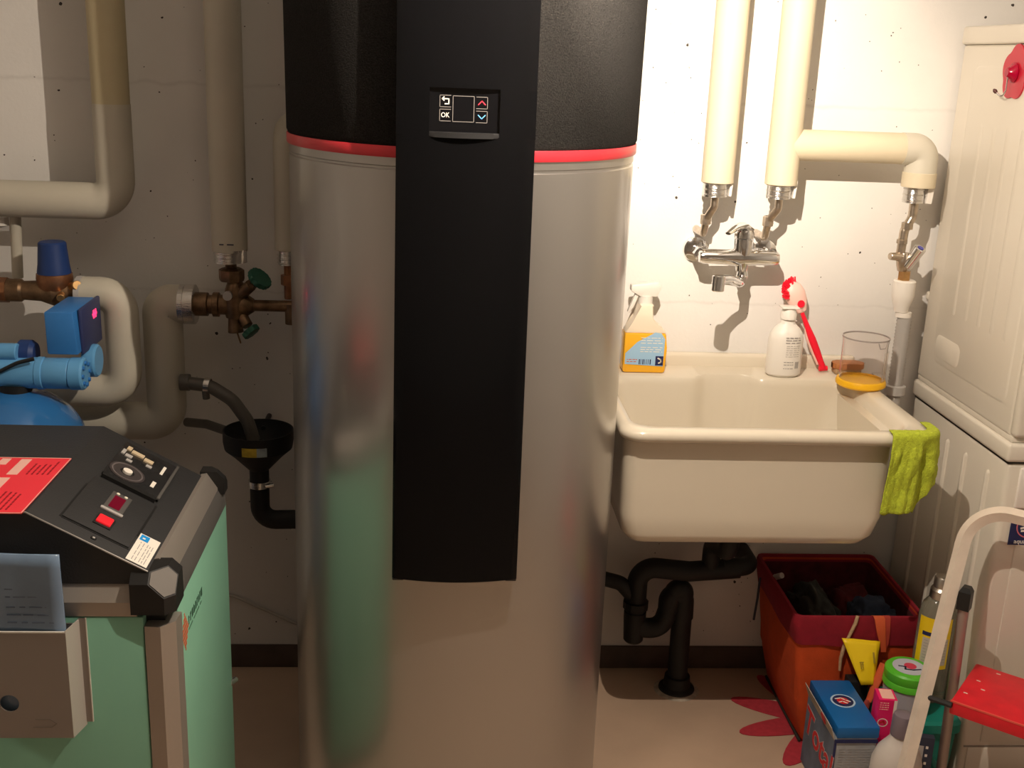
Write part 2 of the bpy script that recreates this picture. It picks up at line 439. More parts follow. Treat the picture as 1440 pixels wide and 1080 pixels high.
for kind, pw in (('POINT', BARE_POWER), ('SPOT', BEAM_POWER)):
    ld_ = bpy.data.lights.new('bulb_light', kind); ld_.energy = pw; ld_.color = BULB_COLOR; ld_.shadow_soft_size = 0.004
    if kind == 'SPOT': ld_.spot_size = math.radians(60); ld_.spot_blend = 1.0
    lo = bpy.data.objects.new('bulb_light', ld_); COL.objects.link(lo)
    lo.matrix_world = Matrix.Translation(BULB) @ AX.to_track_quat('-Z', 'Y').to_matrix().to_4x4()
    lo.parent = lp; lo.matrix_parent_inverse = wmat(lp).inverted()

# ------------------------------------------------------------------ heat pump water heater
TX, TY, TR = 0.041, 2.115, 0.315
wh = root('water_heater', 'tall silver cylindrical water heater with black foam top and glossy black front panel', 'water heater', (TX, TY, 0))
lathe('tank_body', [(0, 0.0), (TR - 0.012, 0.0), (TR, 0.012), (TR, 1.318), (TR - 0.002, 1.320), (TR - 0.002, 1.323), (TR, 1.325), (TR, 1.338), (0, 1.338)], (TX, TY, 0), M_silver, wh, seg=128)
lathe('red_ring', [(TR - 0.02, 1.338), (TR + 0.003, 1.338), (TR + 0.004, 1.340), (TR + 0.004, 1.354), (TR + 0.003, 1.356), (TR - 0.02, 1.356)], (TX, TY, 0), M_redring, wh, seg=128)
lathe('foam_casing', [(0, 1.356), (TR + 0.001, 1.356), (TR + 0.004, 1.362), (TR + 0.0065, 1.62), (TR + 0.007, 1.88), (TR - 0.01, 1.93), (TR - 0.05, 1.95), (0, 1.955)], (TX, TY, 0), M_foam, wh, seg=128)
# fascia: convex board seen from the front, thick sides down to the tank
FX0, FX1, FZ0, FZ1 = -0.069, 0.147, 0.626, 1.86
fxc = (FX0 + FX1) / 2
def fascia_y(x):
    t = (x - fxc) / ((FX1 - FX0) / 2)
    return 1.762 + 0.016 * t * t
sec = []
NF = 24
for i in range(NF + 1):
    x = FX0 + (FX1 - FX0) * i / NF; sec.append((x, fascia_y(x)))
sec[0] = (FX0, 1.780); sec[-1] = (FX1, 1.780)
for x in (FX1, FX0): sec.append((x, TY - math.sqrt(TR ** 2 - (x - TX) ** 2) + 0.004))
# the display opening is a recess in the board: the board is built in bands around it
DX0, DX1, DZ0, DZ1 = -0.018, 0.090, 1.388, 1.450
fas = prism('front_fascia', sec, FZ0, DZ0 - 0.010, M_gloss, wh, plane='XY', ang=25)
prism('fascia_upper', sec, DZ1, FZ1, M_gloss, fas, plane='XY', ang=25)
def sub(a, b, yb):
    pts = [(a + (b - a) * i / 10, fascia_y(a + (b - a) * i / 10)) for i in range(11)]
    return pts + [(b, yb), (a, yb)]
prism('fascia_side', sub(FX0, DX0, 1.79), DZ0 - 0.010, DZ1, M_gloss, fas, plane='XY', ang=25)
prism('fascia_side', sub(DX1, FX1, 1.79), DZ0 - 0.010, DZ1, M_gloss, fas, plane='XY', ang=25)
# display glass, sunk 8 mm, and the sill that juts out below it
disp = box('display', DX0, DX1, 1.772, 1.795, DZ0 - 0.010, DZ1, mat('display_glass', (0.004, 0.004, 0.005), 0.15), wh)
lip = []
for i in range(13):
    x = DX0 + (DX1 - DX0) * i / 12; t = (x - (DX0 + DX1) / 2) / ((DX1 - DX0) / 2)
    lip.append((x, 1.754 + 0.012 * t * t))
prism('display_sill', lip + [(DX1, 1.776), (DX0, 1.776)], DZ0 - 0.012, DZ0 - 0.004, M_satinblack, fas, plane='XY', bev=0.0012, ang=30)
MD = frame((0.0, 1.772, 0.0), (1, 0, 0), (0, 0, 1))
def outline(x0, x1, z0, z1, w=0.0007, t=0.0005, sides='lrtb'):
    l = []
    if 'b' in sides: l.append((x0, x1, z0, z0 + w, 0, t))
    if 't' in sides: l.append((x0, x1, z1 - w, z1, 0, t))
    if 'l' in sides: l.append((x0, x0 + w, z0, z1, 0, t))
    if 'r' in sides: l.append((x1 - w, x1, z0, z1, 0, t))
    return l
boxes('screen_outline', outline(0.0175, 0.0505, 1.3995, 1.4385), M_line, disp, M=MD)
for nm, (a, b), (c, d), sd in (('back_button', (-0.0025, 0.0150), (1.4210, 1.4390), 'ltb'), ('ok_button', (-0.0025, 0.0150), (1.4000, 1.4182), 'ltb'),
                              ('up_button', (0.0535, 0.0710), (1.4200, 1.4380), 'rtb'), ('down_button', (0.0535, 0.0710), (1.3990, 1.4170), 'rtb')):
    boxes(nm, outline(a, b, c, d, sides=sd), M_line, disp, M=MD)
def stroke(name, pts, w, m, parent, M, t=0.0006):
    bm = bmesh.new()
    for (a, b), (c, d) in zip(pts, pts[1:]):
        u = Vector((c - a, d - b, 0)); L = u.length; u.normalize(); n = Vector((-u.y, u.x, 0)) * w / 2; e = u * w / 2
        A = Vector((a, b, 0)) - e; B = Vector((c, d, 0)) + e
        q = [A + n, A - n, B - n, B + n]
        lo = [bm.verts.new(p) for p in q]; hi = [bm.verts.new(p + Vector((0, 0, t))) for p in q]
        bm.faces.new(lo); bm.faces.new(hi[::-1])
        for i in range(4): bm.faces.new((lo[i], hi[i], hi[(i + 1) % 4], lo[(i + 1) % 4]))
    bmesh.ops.transform(bm, matrix=M, verts=bm.verts[:])
    return finish(name, bm, m, parent, smooth=False)
stroke('back_arrow', [(0.0015, 1.4335), (0.0115, 1.4335), (0.0115, 1.4260), (0.0060, 1.4260)], 0.0016, M_scrwhite, disp, MD)
stroke('back_arrow_head', [(0.0040, 1.4360), (0.0012, 1.4335), (0.0040, 1.4310)], 0.0015, M_scrwhite, disp, MD)
text('ok_lettering', 'OK', 0.0105, MD @ Matrix.Translation((0.0063, 1.4090, 0)), M_scrwhite, disp, align='CENTER', sx=0.85)
stroke('up_chevron', [(0.0570, 1.4265), (0.0622, 1.4318), (0.0674, 1.4265)], 0.0014, M_scrred, disp, MD)
stroke('down_chevron', [(0.0570, 1.4105), (0.0622, 1.4052), (0.0674, 1.4105)], 0.0014, M_scrblue, disp, MD)
for x in (FX0 + 0.010, FX1 - 0.010):
    box('fascia_foot', x - 0.010, x + 0.010, 1.781, 1.806, FZ0 - 0.006, FZ0 + 0.003, M_satinblack, fas, bev=0.002)
tube('power_lead', [(TX - 0.2, TY + 0.235, 1.6), (TX - 0.2, TY + 0.36, 1.75), (TX - 0.2, TY + 0.36, 2.1)], 0.005, M_black, wh, rad=0.04, seg=8)

# ------------------------------------------------------------------ insulated pipes, right side
RP = 2.445
def sleeve(name, x, y, z0, z1, r, parent, n=3):
    prof = [(0, z0), (r, z0)]
    for i in range(n):
        a = z0 + (z1 - z0) * (i + .35) / n
        prof += [(r, a), (r + 0.0012, a + 0.001), (r + 0.0012, a + 0.002), (r, a + 0.003)]
    prof += [(r, z1), (0, z1)]
    return lathe(name, prof, (x, y, 0), M_alu, parent, seg=40)
def pipe_tail(parent, x, z_top, x_end, z_end):
    t = tube('connector', [(x, RP, z_top), (x, RP, z_top - 0.025), (x_end, RP + 0.012, z_top - 0.052), (x_end, RP + 0.03, z_end), (x_end, WY - 0.002, z_end)], 0.0085, M_nickel, parent, rad=0.012, seg=14)
    lathe('union_nut', [(0.0085, -0.012), (0.0125, -0.010), (0.0125, 0.010), (0.0085, 0.012)], (x_end, RP + 0.016, z_top - 0.055), M_nickel, parent, seg=8)
    return t
p1 = root('insulated_pipe', 'cream insulated vertical pipe with open silver end, nearest the water heater above the sink', 'pipe', (0.604, RP, CEIL))
cyl('insulation', (0.604, RP, 1.252), (0.604, RP, CEIL), 0.0350, M_insul, p1, seg=48, bev=0.001)
sleeve('end_sleeve', 0.600, RP, 1.222, 1.256, 0.0265, p1)
prism('sleeve_tab', [(0.629, 1.224), (0.6345, 1.224), (0.637, 1.262), (0.631, 1.262)], RP - 0.012, RP + 0.012, M_whitep, p1, plane='XZ')
pipe_tail(p1, 0.602, 1.224, 0.590, 1.135)
p2 = root('insulated_pipe', 'cream insulated vertical pipe with a sideways branch ending in a grey elbow', 'pipe', (0.745, RP, CEIL))
cyl('insulation', (0.745, RP, 1.252), (0.745, RP, CEIL), 0.0350, M_insul, p2, seg=48, bev=0.001)
sleeve('end_sleeve', 0.742, RP, 1.222, 1.256, 0.0265, p2)
prism('sleeve_tab', [(0.771, 1.224), (0.7765, 1.224), (0.779, 1.262), (0.773, 1.262)], RP - 0.012, RP + 0.012, M_whitep, p2, plane='XZ')
pipe_tail(p2, 0.745, 1.224, 0.730, 1.130)
cyl('branch_insulation', (0.745, RP, 1.338), (1.012, RP, 1.338), 0.0335, M_insul, p2, seg=48, bev=0.0005)
tube('elbow_cover', [(1.005, RP, 1.338), (1.053, RP, 1.338), (1.053, RP, 1.283)], 0.0345, M_elbow, p2, rad=0.040, seg=40, n=14)
cyl('branch_end', (1.053, RP, 1.256), (1.053, RP, 1.288), 0.0365, M_insul, p2, seg=48, bev=0.001)
sleeve('end_sleeve', 1.046, RP, 1.222, 1.258, 0.0225, p2)
prism('sleeve_tab', [(1.070, 1.222), (1.083, 1.222), (1.085, 1.258), (1.072, 1.258)], RP - 0.015, RP + 0.010, M_whitep, p2, plane='XZ')

# shut-off valve below the elbow with white siphon sleeve and grey drain hose
vv = root('shutoff_valve', 'chrome angle valve with blue-dotted knob above a white drain sleeve', 'valve', (1.045, RP, 0.5))
tube('supply_pipe', [(1.050, RP, 1.2215), (1.050, RP, 1.190), (1.036, RP, 1.160), (1.034, RP, 1.105)], 0.010, M_nickel, vv, rad=0.02, seg=16)
lathe('coupling', [(0.010, -0.008), (0.0135, -0.007), (0.0135, 0.007), (0.010, 0.008)], (1.041, RP, 1.170), M_nickel, vv, seg=8)
lathe('coupling', [(0.010, -0.005), (0.0125, -0.004), (0.0125, 0.004), (0.010, 0.005)], (1.034, RP, 1.135), M_nickel, vv, seg=8)
lathe('valve_body', [(0, 0), (0.010, 0), (0.014, 0.012), (0.016, 0.025), (0.012, 0.042), (0, 0.044)], (1.043, RP, 1.068), M_nickel, vv, seg=20)
cyl('side_outlet', (1.045, RP, 1.10), (1.006, RP - 0.012, 1.103), 0.011, M_nickel, vv, r2=0.008)
cyl('knob', (1.050, RP - 0.008, 1.080), (1.066, RP - 0.030, 1.126), 0.011, M_chrome, vv, r2=0.0135)
disc('knob_dot', axis_matrix((1.0662, RP - 0.0303, 1.1265), (0.016, -0.022, 0.046)), 0.007, 0.0006, mat('cold_blue', (0.08, 0.08, 0.42), 0.4), vv)
lathe('brass_nut', [(0, 1.046), (0.014, 1.046), (0.014, 1.068), (0, 1.068)], (1.050, RP, 0), M_brassb, vv, seg=6, ang=20)
lathe('white_sleeve', [(0, 0.975), (0.015, 0.975), (0.017, 0.985), (0.023, 1.003), (0.025, 1.012), (0.025, 1.045), (0.022, 1.048), (0, 1.048)], (1.053, RP, 0), M_whitep, vv, seg=24)
lathe('sleeve_collar', [(0, 0.963), (0.018, 0.963), (0.018, 0.974), (0, 0.974)], (1.060, RP, 0), M_whitep, vv, seg=24)
corr = []
zz = 0.965
while zz > 0.52: corr += [(0.0150, zz), (0.0172, zz - 0.004)]; zz -= 0.008
lathe('drain_hose', [(0, 0.965)] + corr + [(0, zz)], (1.064, RP, 0), mat('hose_grey', (0.42, 0.40, 0.38), 0.5), vv, seg=20, ang=60)
lathe('hose_bracket', [(0.0172, -0.012), (0.024, -0.010), (0.024, 0.010), (0.0172, 0.012)], (1.064, RP, 0.79), M_greylt, vv, seg=16)
box('wall_plate', 1.05, 1.078, RP + 0.015, WY, 0.78, 0.80, M_greylt, vv)

# ------------------------------------------------------------------ wall mixer tap
TPY = 2.462
tp = root('mixer_tap', 'chrome wall-mounted mixer tap with lever handle above the sink', 'tap', (0.675, WY, 1.088))
for x in (0.592, 0.752):
    lathe('wall_flange', [(0, 0), (0.030, 0), (0.028, 0.008), (0.014, 0.014), (0, 0.014)], (x, WY - 0.001, 1.088), M_chrome, tp, axis=(0, -1, 0))
    cyl('inlet', (x, WY - 0.012, 1.088), (x, TPY, 1.088), 0.012, M_chrome, tp)
    lathe('inlet_nut', [(0, 0), (0.0175, 0), (0.0175, 0.018), (0, 0.018)], (x, TPY + 0.038, 1.088), M_chrome, tp, axis=(0, -1, 0), seg=6, ang=20)
lathe('tap_body', [(0, -0.092), (0.013, -0.090), (0.0165, -0.080), (0.0175, -0.030), (0.021, 0.0), (0.0175, 0.030), (0.0165, 0.080), (0.013, 0.090), (0, 0.092)], (0.672, TPY, 1.086), M_chrome, tp, axis=(1, 0, 0))
lathe('cartridge_housing', [(0, -0.030), (0.013, -0.030), (0.017, -0.010), (0.021, 0.02), (0.021, 0.042), (0.0185, 0.044), (0, 0.044)], (0.680, TPY, 1.086), M_chrome, tp)
hd = lathe('handle_dome', [(0, 0), (0.022, 0), (0.0225, 0.010), (0.018, 0.022), (0.009, 0.029), (0, 0.031)], (0.680, TPY, 1.131), M_chrome, tp)
tube('lever', [(0.682, TPY, 1.150), (0.668, TPY - 0.022, 1.160), (0.646, TPY - 0.050, 1.158), (0.624, TPY - 0.072, 1.149)], [0.015, 0.012, 0.008, 0.005], M_chrome, hd, seg=14, flat=(0.6, 1.3))
lathe('spout_joint', [(0, -0.016), (0.010, -0.013), (0.0145, 0), (0.011, 0.012), (0.011, 0.022), (0, 0.022)], (0.683, TPY, 1.045), M_chrome, tp)
tube('spout', [(0.683, TPY - 0.006, 1.040), (0.668, TPY - 0.045, 1.034), (0.636, TPY - 0.085, 1.052), (0.606, TPY - 0.120, 1.058), (0.598, TPY - 0.130, 1.056)], 0.0098, M_chrome, tp, rad=0.05, seg=16)
cyl('aerator', (0.598, TPY - 0.130, 1.068), (0.597, TPY - 0.131, 1.034), 0.0140, M_chrome, tp)

# ------------------------------------------------------------------ sink
RZ = 0.815
sk = root('utility_sink', 'cream ceramic utility sink hung on the white wall beside the water heater', 'sink', (0.68, 2.3, 0.56))
def ring(x0, x1, y0, y1, z, r, notch=0.0):
    out = []
    for x, y in rrect(x0, x1, y0, y1, r, 6, 28):
        if notch and y > y1 - 0.02:
            t = abs(x - 0.665) / 0.085
            if t < 1: y += notch * (0.5 + 0.5 * math.cos(math.pi * max(0, (t - .45) / .55)) if t > .45 else 1.0)
        out.append((x, y, z))
    return out
R = [ring(0.425, 0.868, 2.105, 2.50, 0.554, 0.03), ring(0.400, 0.890, 2.088, 2.52, 0.560, 0.03), ring(0.384, 0.908, 2.080, 2.53, 0.578, 0.03),
     ring(0.378, 0.920, 2.076, 2.535, 0.62, 0.028), ring(0.374, 0.920, 2.066, 2.54, 0.785, 0.028), ring(0.366, 0.984, 2.046, 2.548, 0.787, 0.045),
     ring(0.362, 0.993, 2.037, 2.549, 0.795, 0.045), ring(0.361, 0.995, 2.035, 2.55, 0.803, 0.045), ring(0.364, 0.992, 2.038, 2.55, 0.811, 0.045),
     ring(0.371, 0.985, 2.046, 2.55, RZ, 0.045), ring(0.386, 0.958, 2.068, 2.436, RZ - 0.001, 0.05, 0.024), ring(0.392, 0.951, 2.075, 2.431, RZ - 0.006, 0.05, 0.027),
     ring(0.397, 0.945, 2.082, 2.427, RZ - 0.02, 0.05, 0.028), ring(0.425, 0.905, 2.112, 2.415, 0.62, 0.05, 0.024), ring(0.445, 0.885, 2.135, 2.400, 0.588, 0.05, 0.016),
     ring(0.50, 0.84, 2.18, 2.36, 0.578, 0.05)]
loft('basin', R, M_ceramic, sk, ang=50)
box('back_upstand', 0.362, 0.994, 2.524, WY, 0.805, 0.845, M_ceramic, sk, bev=0.008, seg=3)
lathe('drain_strainer', [(0, 0.580), (0.030, 0.580), (0.030, 0.583), (0.024, 0.584), (0, 0.581)], (0.67, 2.30, 0), M_chrome, sk)
for x in (0.47, 0.885):
    box('support_bracket', x - 0.012, x + 0.012, 2.30, WY, 0.50, 0.556, M_black, sk, bev=0.003)
box('screw_cap', 0.905, 0.911, 2.520, 2.526, 0.826, 0.832, M_greylt, sk, bev=0.002)

# black drain siphon under the sink
DY = 2.445
ds = root('drain_siphon', 'black plastic S-bend drain pipe running from the sink to the floor', 'drain pipe', (0.615, DY, 0))
tube('outlet_pipe', [(0.67, 2.30, 0.553), (0.67, 2.30, 0.44), (0.67, DY, 0.40), (0.67, DY, 0.33)], 0.022, M_drain, ds, rad=0.04, seg=20)
tube('cross_pipe', [(0.770, WY - 0.007, 0.335), (0.770, DY, 0.335), (0.70, DY, 0.335)], 0.022, M_drain, ds, rad=0.03, seg=20)
tube('trap', [(0.74, DY, 0.332), (0.62, DY, 0.322), (0.495, DY, 0.335), (0.495, DY, 0.17), (0.562, DY, 0.17), (0.590, DY, 0.275), (0.610, DY, 0.275), (0.613, DY, 0.03)], 0.0245, M_drain, ds, rad=[0.05, 0.04, 0.036, 0.036, 0.03, 0.03], seg=24, n=10)
tube('trap_bend', [(0.575, DY, 0.20), (0.575, DY, 0.262), (0.612, DY, 0.262), (0.614, DY, 0.20)], 0.0245, M_drain, ds, rad=0.03, seg=24, n=10)
tube('side_inlet', [(0.40, DY + 0.01, 0.30), (0.455, DY, 0.29), (0.495, DY, 0.245)], 0.018, M_drain, ds, rad=0.03, seg=18)
lathe('cleanout_cup', [(0, 0.135), (0.020, 0.135), (0.024, 0.14), (0.026, 0.18), (0.027, 0.20), (0.027, 0.216), (0.0, 0.216)], (0.495, DY, 0), M_drain, ds)
lathe('slip_nut', [(0.022, 0.225), (0.031, 0.225), (0.031, 0.243), (0.022, 0.245)], (0.495, DY, 0), M_drain, ds, seg=12, ang=20)
lathe('floor_socket', [(0.0, 0.0), (0.046, 0.0), (0.044, 0.008), (0.034, 0.014), (0.031, 0.040), (0.0, 0.040)], (0.613, DY, 0), M_drain, ds)
lathe('mortar_ring', [(0.040, 0), (0.056, 0), (0.050, 0.004), (0.040, 0.005)], (0.613, DY, 0), mat('mortar', (0.40, 0.34, 0.27), 0.9, var=0.3, scale=60), ds)

# ------------------------------------------------------------------ things on the sink
LZ = RZ + 0.0005
sb = root('spray_bottle', 'spray bottle of orange cleaner with pale blue label on the sink ledge', 'bottle', (0.475, 2.478, LZ))
def at(o, z=0): return Vector((o.location.x, o.location.y, o.location.z + z))
bx, by, bz = sb.location
low = [(-0.050, 0.003), (-0.046, 0), (0.044, 0), (0.048, 0.004), (0.049, 0.060), (0.045, 0.092), (-0.049, 0.092)]
prism('liquid_body', [(bx + x, bz + z) for x, z in low], by - 0.024, by + 0.024, M_liq, sb, bev=0.003, seg=2)
upp = [(-0.049, 0.092), (0.045, 0.092), (0.036, 0.106), (0.018, 0.114), (0.010, 0.122), (0.013, 0.158), (-0.018, 0.158), (-0.026, 0.125), (-0.040, 0.105)]
prism('upper_body', [(bx + x, bz + z) for x, z in upp], by - 0.022, by + 0.022, M_peach, sb, bev=0.003, seg=2)
lathe('collar', [(0, 0.156), (0.016, 0.156), (0.016, 0.176), (0, 0.176)], (bx - 0.004, by, bz), M_whitep, sb)
hdp = [(-0.040, 0.186), (-0.040, 0.200), (0.020, 0.208), (0.030, 0.196), (0.020, 0.174), (-0.018, 0.174)]
prism('spray_head', [(bx + x, bz + z) for x, z in hdp], by - 0.012, by + 0.012, M_whitep, sb, bev=0.003)
prism('trigger', [(bx + x, bz + z) for x, z in [(-0.026, 0.186), (-0.018, 0.184), (-0.030, 0.150), (-0.040, 0.135), (-0.044, 0.138)]], by - 0.006, by + 0.006, M_whitep, sb, bev=0.001)
MS = frame((bx, by - 0.0243, bz), (1, 0, 0), (0, 0, 1))
lb = prism('label', [(-0.046, 0.020), (0.042, 0.016), (0.043, 0.080), (0.034, 0.093), (0.020, 0.095), (-0.020, 0.072), (-0.046, 0.045)], 0, 0.0012, M_lblabel, sb, plane='XY', M=MS)
MS2 = MS @ Matrix.Translation((0, 0, 0.0012))
boxes('navy_patch', [(0.024, 0.042, 0.018, 0.040, 0, 0.0004)], M_navy, lb, M=MS2)
stroke('patch_mark', [(0.030, 0.035), (0.036, 0.032), (0.037, 0.026), (0.032, 0.024)], 0.003, M_paperw, lb, MS2 @ Matrix.Translation((0, 0, 0.0004)))
boxes('barcode', [(-0.014 + i * 0.0042, -0.014 + i * 0.0042 + random.choice((0.0012, 0.0024)), 0.020, 0.032, 0, 0.0004) for i in range(7)], M_navy, lb, M=MS2)
rows('label_text', MS2, -0.012, 0.038, [0.050, 0.055, 0.060, 0.070, 0.076, 0.082], 0.0016, M_paperw, lb, seed=4)
rows('label_orange_text', MS2, -0.042, -0.018, [0.026, 0.031], 0.0016, M_orangep, lb, seed=5)

wb = root('detergent_bottle', 'white squat detergent bottle with grey small print on the sink ledge', 'bottle', (0.800, 2.462, LZ))
bx, by, bz = wb.location
lathe('body', [(0, 0.0), (0.034, 0.0), (0.040, 0.005), (0.0415, 0.02), (0.0400, 0.085), (0.0370, 0.100), (0.029, 0.112), (0.018, 0.122), (0.0165, 0.135), (0.0, 0.135)], wb.location, M_whitep, wb, sy=0.72)
lathe('flip_cap', [(0, 0.133), (0.0185, 0.133), (0.0185, 0.146), (0.014, 0.158), (0, 0.160)], wb.location, M_whitep, wb)
box('cap_lid', bx - 0.020, bx + 0.020, by - 0.018, by + 0.016, bz + 0.158, bz + 0.162, M_whitep, wb, bev=0.0015)
def curved_rows(name, c, r, sy, a0, a1, zs, h, m, parent, seed, off=0.0006):
    """small print following a round bottle; angles in degrees, 270 faces the room"""
    rnd = random.Random(seed); bm = bmesh.new()
    for z in zs:
        a = a0
        while a < a1:
            b = min(a1, a + (a1 - a0) * rnd.uniform(.12, .35)); n = 4
            vs_ = []
            for i in range(n + 1):
                t = math.radians(a + (b - a) * i / n)
                x = c[0] + (r + off) * math.cos(t); y = c[1] + (r + off) * sy * math.sin(t)
                vs_.append((bm.verts.new((x, y, c[2] + z - h / 2)), bm.verts.new((x, y, c[2] + z + h / 2))))
            for p, q in zip(vs_, vs_[1:]): bm.faces.new((p[0], q[0], q[1], p[1]))
            a = b + (a1 - a0) * rnd.uniform(.03, .08)
    return finish(name, bm, m, parent)
def curved_patch(name, c, r, sy, a0, a1, z0, z1, m, parent, off=0.0005, n=12, r2=None):
    bm = bmesh.new(); vs_ = []
    for i in range(n + 1):
        t = math.radians(a0 + (a1 - a0) * i / n)
        q = []
        for rr, z in ((r + off, z0), ((r2 or r) + off, z1)):
            q.append(bm.verts.new((c[0] + rr * math.cos(t), c[1] + rr * sy * math.sin(t), c[2] + z)))
        vs_.append(q)
    for p, q in zip(vs_, vs_[1:]): bm.faces.new((p[0], q[0], q[1], p[1]))
    return finish(name, bm, m, parent)
curved_rows('heading_print', wb.location, 0.0408, 0.72, 258, 312, [0.094 - 0.006 * i for i in range(3)], 0.0022, M_inkg, wb, 3)
curved_rows('small_print', wb.location, 0.0412, 0.72, 262, 308, [0.075 - 0.005 * i for i in range(6)], 0.0009, M_inkg, wb, 9)
curved_rows('footer_print', wb.location, 0.0416, 0.72, 258, 290, [0.037, 0.031, 0.022], 0.0016, M_inkg, wb, 12)
for i in range(6):
    curved_patch('barcode_bar', wb.location, 0.0416, 0.72, 296 + i * 2.6, 297.4 + i * 2.6, 0.022, 0.038, M_inkg, wb, n=2)

db = root('dish_brush', 'red and pale pink dish brush leaning head-up against the wall', 'brush', (0.905, 2.495, LZ))
hb0 = Vector((0.905, 2.490, LZ + 0.010)); hb1 = Vector((0.836, 2.512, 0.975))
def lerp(a, b, t): return a + (b - a) * t
tube('handle', [hb0, lerp(hb0, hb1, .10), lerp(hb0, hb1, .25), lerp(hb0, hb1, .45), lerp(hb0, hb1, .62), lerp(hb0, hb1, .80), hb1], [0.0075, 0.007, 0.0085, 0.009, 0.0065, 0.0048, 0.0055], M_redb, db, seg=14, flat=(1.0, 0.9))
off = Vector((-0.0075, 0.005, 0))
tube('handle_inlay', [lerp(hb0, hb1, .05) + off, lerp(hb0, hb1, .25) + off, lerp(hb0, hb1, .45) + off, lerp(hb0, hb1, .60) + off * .8], [0.004, 0.006, 0.006, 0.003], M_pinkw, db, seg=12)
cyl('hanging_foot', hb0 + Vector((-0.010, 0, -0.002)), hb0 + Vector((0.010, 0, 0)), 0.006, M_redb, db)
hv = (hb1 - hb0).normalized()
hc = hb1 + hv * 0.014
bh = lathe('brush_head', [(0, -0.042), (0.012, -0.036), (0.022, -0.014), (0.0245, 0.008), (0.020, 0.027), (0.010, 0.036), (0, 0.037)], hc, M_pinkw, db, axis=hv, sy=0.6)
disc('head_badge', axis_matrix(hc + Vector((0.008, -0.0150, -0.012)), (0.1, -1, 0.1)), 0.0085, 0.002, M_redb, bh, sx=1.0)
bm = bmesh.new(); rnd = random.Random(3)
side = Vector((-0.90, -0.15, 0.25)).normalized()
for i in range(96):
    a = math.radians(rnd.uniform(-18, 112)); b = rnd.uniform(-1, 1)
    dirv = (side * math.cos(a) + hv * math.sin(a)).normalized()
    b0 = hc + dirv * (0.021 + 0.012 * max(0, math.sin(a))) + Vector((0, 1, 0)) * b * 0.009
    bm_tube(bm, [b0, b0 + (dirv + Vector((0, b * 0.25, 0))).normalized() * rnd.uniform(0.010, 0.016)], 0.0018, 6)
br_ = finish('bristles', bm, M_redb, db)

sc_ = root('scrub_brush', 'brown wooden scrubbing brush lying on the sink ledge beside the plastic cup', 'brush', (0.965, 2.488, LZ))
prism('wooden_back', [(x, y) for x, y in rrect(0.925, 1.000, 2.470, 2.508, 0.015, 5, 3)], LZ + 0.012, LZ + 0.026, M_wood, sc_, plane='XY', bev=0.003)
box('bristle_block', 0.930, 0.992, 2.474, 2.504, LZ, LZ + 0.0125, M_bristle, sc_, bev=0.002)

cp = root('plastic_cup', 'clear plastic measuring cup with a yellow base ring on the sink corner', 'cup', (0.957, 2.385, LZ))
cl = cp.location
lathe('cup_wall', [(0.0475, 0.012), (0.0485, 0.10), (0.0500, 0.112), (0.0512, 0.112), (0.0500, 0.100), (0.0490, 0.012)], cl, M_clear, cp, seg=56)
lathe('base_ring', [(0.0, 0.0), (0.050, 0.0), (0.055, 0.004), (0.0555, 0.010), (0.053, 0.016), (0.0492, 0.017), (0.0492, 0.012), (0.0, 0.012)], cl, M_yellow, cp, seg=56)
lathe('cup_rim', [(0.0500, 0.111), (0.0518, 0.111), (0.0520, 0.114), (0.0500, 0.114), (0.0500, 0.111)], cl, mat('cup_rim_grey', (0.45, 0.40, 0.38), 0.2, trans=0.3), cp, seg=56)
for a in (-20, -8, 4, 16):
    t = math.radians(a - 30)
    cyl('grip_rib', cl + Vector((0.0502 * math.cos(t), 0.0502 * math.sin(t), 0.016)), cl + Vector((0.0510 * math.cos(t), 0.0510 * math.sin(t), 0.085)), 0.0014, M_clear, cp, seg=8)
tube('spout_notch', [cl + Vector((0.010, -0.051, 0.110)), cl + Vector((0.014, -0.053, 0.098)), cl + Vector((0.028, -0.046, 0.098)), cl + Vector((0.034, -0.039, 0.110))], 0.0012, MATS['cup_rim_grey'], cp, seg=6)

